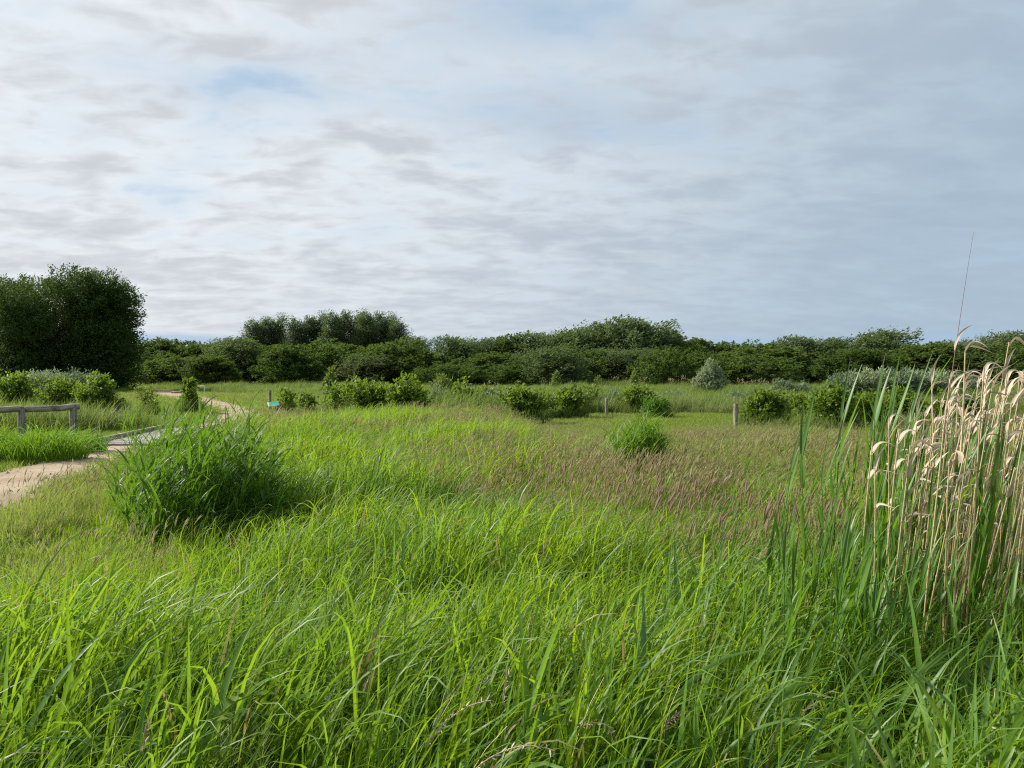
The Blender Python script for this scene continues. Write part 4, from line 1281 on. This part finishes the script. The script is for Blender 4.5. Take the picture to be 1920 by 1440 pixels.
# ------------------------------------------------------------------ tall dark tussock on the left, rush clumps
def tussock(name, loc, rx, ry, h, n, mat, label, seed, wid=(0.007, 0.016), curv=(0.7, 0.5), cat='grass tussock', stalks=0, yaw=0.7, culm=0):
    rng = np.random.default_rng(seed)
    t = empty(name, loc)
    a = Acc()
    if culm:
        b = disc(rng, culm, 1.0)
        b[:, 0] *= rx; b[:, 1] *= ry
        edge = np.hypot(b[:, 0] / rx, b[:, 1] / ry)
        hh = h * U(rng, culm, 0.62, 1.08) * (1.06 - 0.42 * edge ** 2)
        saz = np.where(rng.random(culm) < 0.6, rng.normal(0, 0.6, culm), np.arctan2(b[:, 1], b[:, 0]))
        P, T = ribbons(a, rng, b, saz, hh, np.full(culm, 0.006), U(rng, culm, 0.0, 0.12) + 0.10 * edge, U(rng, culm, 0.05, 0.45), np.zeros(culm), np.zeros(culm), 8, 0, 1.8, prof='stalk')
        for q in range(6):
            u = 0.28 + 0.70 * (q + rng.random(culm) * 0.8) / 6
            i0 = np.minimum((u * 8).astype(int), 7); fr = (u * 8 - i0)[:, None]
            ar = np.arange(culm)
            pb = P[ar, i0] * (1 - fr) + P[ar, i0 + 1] * fr
            az = rng.normal(0.1, 0.95, culm) + np.where(rng.random(culm) < 0.22, math.pi, 0)
            ribbons(a, rng, pb, az, U(rng, culm, 0.22, 0.42), U(rng, culm, *wid), U(rng, culm, 0.25, 0.75), np.abs(rng.normal(0.9, 0.5, culm)), rng.normal(0, 0.4, culm), rng.normal(0, 0.7, culm), 8, 0.22, 1.8, prof='leaf')
    b = disc(rng, n, 1.0)
    b[:, 0] *= rx; b[:, 1] *= ry
    rr_ = np.hypot(b[:, 0] / rx, b[:, 1] / ry)
    az = np.where(rng.random(n) < 0.65, rng.normal(0.0, yaw, n), np.arctan2(b[:, 1], b[:, 0]) + rng.normal(0, 0.6, n))
    ln = h * U(rng, n, 0.55, 1.15) * (1.05 - 0.4 * rr_)
    ribbons(a, rng, b, az, ln, U(rng, n, *wid), U(rng, n, 0.02, 0.22) + 0.18 * rr_, np.abs(rng.normal(curv[0], curv[1], n)), rng.normal(0, 0.5, n), rng.normal(0, 0.8, n), 9, 0.28, 2.2)
    o = link('leaves', a.mesh('leaves', mat), t); o['kind'] = 'stuff'
    if stalks:
        a = Acc()
        b = disc(rng, stalks, 1.0); b[:, 0] *= rx; b[:, 1] *= ry
        ribbons(a, rng, b, rng.normal(0, .5, stalks), h * U(rng, stalks, 0.9, 1.22), np.full(stalks, 0.005), U(rng, stalks, 0, .15), U(rng, stalks, .05, .35), np.zeros(stalks), np.zeros(stalks), 6, 0, 1.5, prof='stalk')
        o = link('stalks', a.mesh('stalks', mat), t); o['kind'] = 'stuff'
    tag(t, label, cat)
    return t


tussock('grass_tussock', at(376, 7.1), 0.60, 0.55, 1.12, 120, M['tussock'], 'large dark green tussock of tall broad grass right of the path', 701, wid=(0.013, 0.032), curv=(1.1, 0.6), stalks=14, culm=230)
tussock('grass_tussock', at(505, 7.6), 0.50, 0.5, 0.76, 240, M['rush'], 'lower lighter grass clump joined to the right side of the large tussock', 702, wid=(0.009, 0.020), curv=(1.1, 0.7), stalks=8, yaw=1.0, culm=110)
tussock('grass_tussock', at(272, 7.9), 0.34, 0.4, 1.22, 60, M['tussock'], 'thin upright grass clump at the left side of the large tussock', 703, wid=(0.009, 0.018), curv=(0.5, 0.4), stalks=22, culm=50)
tussock('grass_tussock', at(390, 8.7), 0.66, 0.5, 1.32, 100, M['tussock'], 'tall wind-bent grass rising behind the large tussock', 704, wid=(0.010, 0.022), curv=(0.7, 0.5), stalks=24, culm=150)
tussock('rush_clump', at(1192, 10.2), 0.27, 0.24, 0.96, 520, M['rush'], 'bright green upright rush clump standing alone in the brownish meadow', 705, wid=(0.010, 0.019), curv=(0.5, 0.35), culm=320)
tussock('grass_tussock', at(70, 13.9), 0.85, 0.45, 0.92, 900, M['rush'], 'overhanging green grass bank between path and log fence', 706, wid=(0.010, 0.02), curv=(1.3, 0.5), yaw=1.4)
tussock('grass_tussock', at(150, 15.3), 0.5, 0.35, 0.70, 400, M['tussock'], 'smaller overhanging grass hump where the boardwalk begins', 707, wid=(0.010, 0.02), curv=(1.2, 0.5), yaw=1.4)
tussock('grass_tussock', at(815, 19.0), 0.4, 0.35, 0.50, 350, M['rush'], 'low dark grass hummock before the bright broad bush', 708, wid=(0.008, 0.014))
tussock('grass_tussock', at(1400, 9.5), 0.45, 0.3, 0.50, 360, M['rush'], 'low bright grass patch in the brownish meadow right of the rush clump', 709, wid=(0.006, 0.011))


# ------------------------------------------------------------------ dry reeds and green reeds on the right
def reed_stem(h, bend, r, seed, sides=6):
    rr = random.Random(seed)
    n = 8
    return [(bend * (i / (n - 1)) ** 2 * h, rr.uniform(-.004, .004), h * i / (n - 1)) for i in range(n)], [r * (1 - 0.45 * i / (n - 1)) for i in range(n)]


def dry_leaf_mesh(seed, ln, wd, th0, curv, tw, flop=0.0):
    rng = np.random.default_rng(seed)
    a = Acc()
    ribbons(a, rng, np.zeros((1, 3)), np.array([0.0]), np.array([ln]), np.array([wd]), np.array([th0]), np.array([curv]), np.array([tw]), np.array([rng.normal(0, 1.1)]), 12, 0.5, 1.8, prof='leaf', flop=np.array([flop]))
    return a.mesh('dry_leaf', M['dry'])


def dead_reed(k):
    rr = random.Random(800 + k)
    h = 1.7
    t = empty('dry_reed')
    pts, rad = reed_stem(h, rr.uniform(-0.01, 0.05), 0.0052, k)
    a = Acc(); tube(a, pts, rad, 6, tint=rr.random())
    for i in (1, 2, 3, 4, 5, 6):        # joints of the culm
        p = Vector(pts[i]); tube(a, [p - Vector((0, 0, .008)), p, p + Vector((0, 0, .008))], [rad[i] * 1.05, rad[i] * 1.45, rad[i] * 1.05], 6, tint=0.1)
    link('stem', a.mesh('stem', M['drystem']), t)
    nl = rr.choice((1, 2, 2, 3))
    for j in range(nl):
        u = 1.0 - rr.uniform(0.0, 0.06) - (rr.uniform(0.02, 0.10) * j if j else 0)
        i = u * (len(pts) - 1); i0 = min(int(i), len(pts) - 2)
        p = Vector(pts[i0]).lerp(Vector(pts[i0 + 1]), i - i0)
        me = dry_leaf_mesh(k * 10 + j, rr.uniform(0.10, 0.23), rr.uniform(0.015, 0.032), rr.uniform(0.0, 0.45), rr.uniform(0.1, 1.0), rr.uniform(-0.9, 0.9), rr.choice((0.2, 0.9, 1.2, 1.5, 1.9)))
        link('dry_leaf', me, t, p, (0, 0, rr.gauss(0, 0.6)))
    if rr.random() < 0.7:               # one more tattered leaf lower on the stem
        u = rr.uniform(0.45, 0.8); i = u * (len(pts) - 1); i0 = int(i)
        p = Vector(pts[i0]).lerp(Vector(pts[i0 + 1]), i - i0)
        link('dry_leaf', dry_leaf_mesh(k * 10 + 7, rr.uniform(0.08, 0.18), rr.uniform(0.008, 0.014), rr.uniform(0.2, 0.7), rr.uniform(0.8, 2.4), rr.uniform(-0.8, 0.8)), t, p, (0, 0, rr.uniform(-1.5, 1.5)))
    return t


DEADLAB = 'straw-coloured dry reed stem with curled pale leaves in the right-hand reed clump'
dead_protos = {}
rr = random.Random(41)
tops = [(1680, 800), (1692, 790), (1715, 788), (1727, 772), (1740, 790), (1753, 742), (1782, 792), (1800, 796), (1810, 754), (1841, 688), (1848, 712), (1846, 656), (1898, 642), (1896, 700), (1916, 676),
        (1850, 797), (1885, 772), (1893, 792), (1622, 828), (1642, 880), (1632, 868), (1665, 905), (1703, 880), (1745, 870), (1770, 860), (1800, 720), (1868, 730), (1905, 740), (1930, 700), (1945, 660), (1960, 720), (1880, 850), (1912, 850), (1835, 900), (1860, 940)]
while len(tops) < 172:
    x = rr.triangular(1610, 2040, 1850) if rr.random() < 0.75 else rr.uniform(1650, 1810)
    tops.append((x, rr.uniform(690 + max(0, 1800 - x) * 0.6, 960)))
for k, (px, top) in enumerate(tops):
    v = k % 16
    if v not in dead_protos:
        dead_protos[v] = dead_reed(v); o = dead_protos[v]
    else:
        o = copy_tree(dead_protos[v])
    d = rr.uniform(3.4, 5.2)
    ztop = z_at(top, d)
    lean = 0.02 + max(0, (px - 1690)) / 1000.0 * 0.55 + rr.gauss(0, 0.05)
    s = max(0.45, ztop) / 1.7 / math.cos(lean)
    xt = at(px, d).x
    o.location = (xt - math.tan(lean) * ztop, d, 0)
    o.scale = (1.0, 1.0, s) if s < 0.8 else (s, s, s)
    o.rotation_euler = (rr.gauss(0, 0.05), lean, 0)
    hz = 'tall' if top < 745 else ('middling' if top < 830 else 'short')
    vz = 'at the left side' if px < 1730 else ('in the middle' if px < 1850 else 'at the right side')
    tag(o, '%s straw-coloured dry reed with curled pale leaves, %s of the dry clump' % (hz, vz), 'reed', 'dry reeds of the right-hand clump')
# the tall bare spike
d = 4.2
spk = empty('dry_reed', (at(1735, d).x, d, 0))
zt = z_at(436, d); xt = at(1823, d).x - at(1735, d).x
a = Acc()
n = 12
pts = [(xt * (0.25 * (i / (n - 1)) + 0.75 * (i / (n - 1)) ** 1.6), 0, zt * i / (n - 1)) for i in range(n)]
tube(a, pts, [0.0052 * (1 - 0.85 * i / (n - 1)) for i in range(n)], 6)
link('stem', a.mesh('stem', M['spike']), spk)
for j, (i, ln, wd, th, cv) in enumerate(((8, 0.17, 0.02, 0.1, 1.2), (7, 0.22, 0.018, 0.5, 1.5), (6, 0.2, 0.022, 0.2, 1.1), (6, 0.17, 0.014, 0.9, 0.8))):
    link('dry_leaf', dry_leaf_mesh(990 + j, ln, wd, th, cv, 0.2), spk, pts[i], (0, 0, 0.3 * j - 0.4))
tag(spk, 'tallest dry reed ending in a long bare dark spike against the sky', 'reed', 'dry reeds of the right-hand clump')


def green_reed(k, h=1.5, spear=True):
    rr = random.Random(1800 + k)
    rng = np.random.default_rng(1800 + k)
    t = empty('green_reed')
    pts, rad = reed_stem(h * 0.80, rr.uniform(0.0, 0.06), 0.0042, k)
    a = Acc(); tube(a, pts, rad, 6, tint=rr.random())
    link('stem', a.mesh('stem', M['reed']), t)
    if spear:                           # rolled youngest leaf
        p = pts[-1]
        a = Acc()
        ribbons(a, rng, np.zeros((1, 3)), np.array([0.0]), np.array([h * 0.24]), np.array([0.022]), np.array([0.07]), np.array([0.10]), np.array([0.3]), np.array([0.2]), 8, 0.9, 1.2, prof='leaf')
        link('leaf_spear', a.mesh('leaf_spear', M['reedtip']), t, p)
    nl = rr.randint(5, 7)
    for j in range(nl):
        u = 0.30 + 0.66 * j / (nl - 1)
        i = u * (len(pts) - 1); i0 = min(int(i), len(pts) - 2)
        p = Vector(pts[i0]).lerp(Vector(pts[i0 + 1]), i - i0)
        a = Acc()
        ribbons(a, rng, np.zeros((1, 3)), np.array([0.0]), np.array([rr.uniform(0.28, 0.48)]), np.array([rr.uniform(0.024, 0.042)]), np.array([rr.uniform(0.06, 0.34)]), np.array([rr.choice((rr.uniform(-0.08, 0.2), rr.uniform(0.1, 0.8)))]), np.array([rr.uniform(-.4, .4)]), np.array([rr.uniform(-.9, .9)]), 9, 0.3, 2.0, prof='leaf')
        az = rr.gauss(0, 0.7) + (math.pi if j % 2 and rr.random() < 0.5 else 0)
        link('leaf', a.mesh('leaf', M['reed']), t, p, (0, 0, az))
    return t


GLAB = {'spear': 'green reed spear with broad upright leaves left of the dry reeds', 'mid': 'leafy green reed growing among the dry reed stems', 'low': 'short leafy green reed shoot in the grass below the reed clump'}
green_protos = {}
G = [(1616, 668, 4.6), (1662, 660, 4.4), (1668, 680, 4.7), (1688, 690, 4.5), (1752, 642, 4.4), (1645, 695, 4.8), (1522, 742, 4.4), (1505, 790, 4.6), (1598, 760, 4.3), (1607, 780, 4.7), (1798, 680, 4.6), (1826, 672, 4.8), (1706, 745, 4.6), (1868, 690, 4.9), (1812, 712, 5.0)]
uniq = {0: 'slim green reed spear, leftmost of the tall group before the wood', 1: 'tall green reed in the middle of the tall group before the wood', 2: 'green reed spear close behind the tall one in the middle of the group',
        3: 'green reed spear at the right end of the tall group before the wood', 4: 'tall green reed spear leaning right with a dark pointed tip', 5: 'lower green reed spear between the two leftmost of the tall group',
        6: 'lone green reed spear with dark tip over the brownish meadow', 7: 'lower lone green reed over the meadow, leftmost of all reeds', 8: 'short green reed spear left below the tall group, upper of two',
        9: 'short green reed spear left below the tall group, lower of two', 10: 'green reed spear just right of the tall bare reed spike', 11: 'green reed spear standing right of the bare spike, taller of the pair',
        12: 'green reed spear in front of the leftmost dry heads', 13: 'green reed spear farthest right, among the tallest dry heads', 14: 'low green reed spear between the bare spike and the tallest dry heads'}
kinds = ['spear'] * len(G)
while len(G) < 84:
    G.append((rr.triangular(1560, 1990, 1760), rr.uniform(740, 930), rr.uniform(3.5, 5.2))); kinds.append('mid')
while len(G) < 196:
    x = rr.triangular(1300, 1990, 1680)
    G.append((x, rr.uniform(930, 1080) + max(0, 1500 - x) * 0.25 + (40 if x > 1640 else 0), rr.uniform(3.0, 4.4))); kinds.append('low')
for k, (px, top, d) in enumerate(G):
    v = k % 14
    if v not in green_protos:
        green_protos[v] = green_reed(v); o = green_protos[v]
    else:
        o = copy_tree(green_protos[v])
    zt = max(0.45, z_at(top, d))
    lean = rr.gauss(0.04, 0.05) + (0.14 if k == 4 else 0)
    s = zt / 1.55
    o.location = (at(px, d).x - math.tan(lean + 0.04) * zt, d, 0)
    o.scale = (max(s, 0.75), max(s, 0.75), s)
    o.rotation_euler = (rr.gauss(0, 0.05), lean, rr.gauss(0, 0.25))
    lab = GLAB[kinds[k]]
    if kinds[k] == 'mid':
        lab = 'leafy green reed ' + ('left of the dry reed stems' if px < 1660 else 'among the dry reed stems at the left of the clump' if px < 1740 else 'among the dry reed stems in the middle of the clump' if px < 1840 else 'among the dry reed stems at the right of the clump')
    elif kinds[k] == 'low':
        lab = 'short leafy green reed shoot in the grass ' + ('well left of the reed clump' if px < 1450 else 'just left of the reed clump' if px < 1640 else 'below the left of the dry reeds' if px < 1800 else 'below the right of the dry reeds')
    tag(o, uniq.get(k, lab), 'reed', {'spear': 'tall green reed spears', 'mid': 'green reeds among the dry stems', 'low': 'green reed shoots in the lower right grass'}[kinds[k]])


# ------------------------------------------------------------------ single plants in the foreground grass
def seed_grass(px, py, d, seed, label, hl=0.14, droop=1.0, lean=0.25, mat=None, az=0.0, wid=0.012):
    """a stalk with a pale loose seed head whose top reaches the given point"""
    rng = np.random.default_rng(seed)
    zt = z_at(py, d)
    t = empty('seed_grass')
    a = Acc()
    P, T = ribbons(a, rng, np.zeros((1, 3)), np.array([az]), np.array([zt * 1.03]), np.array([0.004]), np.array([0.04]), np.array([lean]), np.array([0.2]), np.array([0.0]), 8, 0, 2.0, prof='stalk')
    link('stalk', a.mesh('stalk', M['drystem']), t)
    tip = P[0, -3]
    a = Acc()
    n = 34
    s = np.sort(rng.random(n))
    th = lean + droop * s ** 1.3
    hx = np.cumsum(np.sin(th)) / n * hl; hz = np.cumsum(np.cos(th)) / n * hl
    base = tip + np.stack([hx * math.cos(az), hx * math.sin(az), hz], -1)
    tube(a, [tuple(b) for b in base[::3]], [0.0016] * len(base[::3]), 4)
    ribbons(a, rng, base, az + rng.normal(0, 1.2, n), U(rng, n, 0.012, 0.026), U(rng, n, 0.003, 0.006), th + rng.normal(0, .5, n), rng.normal(.3, .4, n), rng.normal(0, .8, n), np.zeros(n), 3, 0.3, 1.5, prof='head')
    link('seed_head', a.mesh('seed_head', mat or M['dry']), t)
    t.location = (at(px, d).x - P[0, -3, 0] - hx[-1] * 0.5, d, 0)
    tag(t, label, 'seed grass', 'single seed heads in the foreground grass')
    return t


seed_grass(20, 1012, 4.2, 1, 'pale loose seed head at the left edge of the picture', 0.12, 0.3, 0.12)
seed_grass(905, 1235, 2.6, 2, 'feathery beige seed head in the middle of the foreground grass', 0.11, 0.9, 0.3)
seed_grass(948, 1235, 2.5, 3, 'thin upright beige seed head just right of the feathery one', 0.10, 0.2, 0.1)
seed_grass(1118, 1272, 2.3, 4, 'drooping hooked beige seed head low in the centre right grass', 0.13, 2.4, 0.5)
seed_grass(860, 1300, 2.2, 5, 'long reddish seed stalk bending right near the bottom middle', 0.24, 0.9, 0.55)
seed_grass(960, 1345, 2.1, 6, 'long arching seed stalk near the bottom middle', 0.26, 1.2, 0.8)
seed_grass(268, 1325, 2.2, 7, 'tattered brown seed head near the bottom left', 0.09, 0.2, 0.05)
seed_grass(1865, 1305, 2.3, 8, 'small brown seed head near the bottom right corner', 0.08, 0.1, 0.05)
seed_grass(1265, 1290, 2.4, 9, 'dark loose seed head beside the drooping hooked one', 0.10, 0.8, 0.4, M['purple'])
seed_grass(690, 1230, 2.7, 10, 'small pale seed head left of the feathery one', 0.08, 0.6, 0.2)


def horsetail(px, py, d, seed, label):
    """feathery plant: stem with whorls of thin branches"""
    rng = np.random.default_rng(seed)
    zt = z_at(py, d)
    t = empty('horsetail', (at(px, d).x, d, 0))
    a = Acc(); tube(a, [(0, 0, 0), (0.01, 0, zt * 0.5), (0.02, 0, zt)], [0.003, 0.0025, 0.001], 5)
    link('stem', a.mesh('stem', M['yellow']), t)
    a = Acc()
    for z in np.linspace(zt * 0.35, zt * 0.97, 13):
        n = 10
        b = np.tile([[0.02 * z / zt, 0, z]], (n, 1))
        az = np.linspace(0, 6.28, n, endpoint=False) + rng.random()
        ribbons(a, rng, b, az, np.full(n, 0.10 * (1.1 - z / zt) + 0.03) * U(rng, n, .8, 1.2), np.full(n, 0.0022), U(rng, n, 0.6, 0.9), U(rng, n, -0.4, 0.1), np.zeros(n), np.zeros(n), 4, 0, 1.0, prof='stalk')
    o = link('whorls', a.mesh('whorls', M['yellow']), t); o['kind'] = 'stuff'
    tag(t, label, 'horsetail', 'feathery horsetails at the bottom of the picture')


for k, (px, py, d) in enumerate([(395, 1375, 2.15), (420, 1350, 2.2), (455, 1340, 2.3), (475, 1370, 2.1), (605, 1330, 2.3)]):
    horsetail(px, py, d, 60 + k, ['short feathery horsetail, leftmost of the bright patch', 'feathery horsetail second from the left in the bright patch', 'tallest feathery horsetail of the bright patch below the nettle',
                                  'feathery horsetail at the right side of the bright patch', 'lone feathery horsetail among grass right of the bright patch'][k])


def nettle(px, py, d, seed, label):
    rng = np.random.default_rng(seed)
    zt = z_at(py, d)
    t = empty('nettle', (at(px, d).x - 0.05, d, 0))
    a = Acc(); tube(a, [(0, 0, 0), (0.02, 0, zt * 0.5), (0.05, 0, zt)], [0.004, 0.0035, 0.002], 6)
    link('stem', a.mesh('stem', M['stalk']), t)
    for k, z in enumerate(np.linspace(zt * 0.45, zt * 0.98, 6)):
        for s_ in (0, math.pi):
            # toothed leaf: outline fan with a fold along the midrib
            ln = 0.10 * (1.15 - 0.5 * k / 5); m = 9
            V = []; F = []
            for i in range(m + 1):
                u = i / m
                w = 0.30 * ln * math.sin(math.pi * min(1, u ** 0.7)) * (1.18 if i % 2 else 0.86) + 0.0005
                dz = -0.25 * ln * u * u
                V += [(u * ln, -w, dz + 0.25 * w), (u * ln, 0, dz), (u * ln, w, dz + 0.25 * w)]
                if i:
                    b = (i - 1) * 3
                    F += [(b, b + 1, b + 4, b + 3), (b + 1, b + 2, b + 5, b + 4)]
            a = Acc(); a.add(V, F, rng.random(), 0.5)
            link('leaf', a.mesh('leaf', M['bush']), t, (0.05 * z / zt, 0, z), (0, rng.normal(-0.1, 0.25), s_ + (math.pi / 2) * (k % 2) + rng.normal(0, .3)))
    tag(t, label, 'nettle', 'nettles among the foreground grass')


nettle(475, 1262, 2.5, 71, 'dark toothed-leaved nettle left of centre in the foreground')
nettle(440, 1300, 2.35, 72, 'smaller nettle just left below the dark toothed-leaved one')
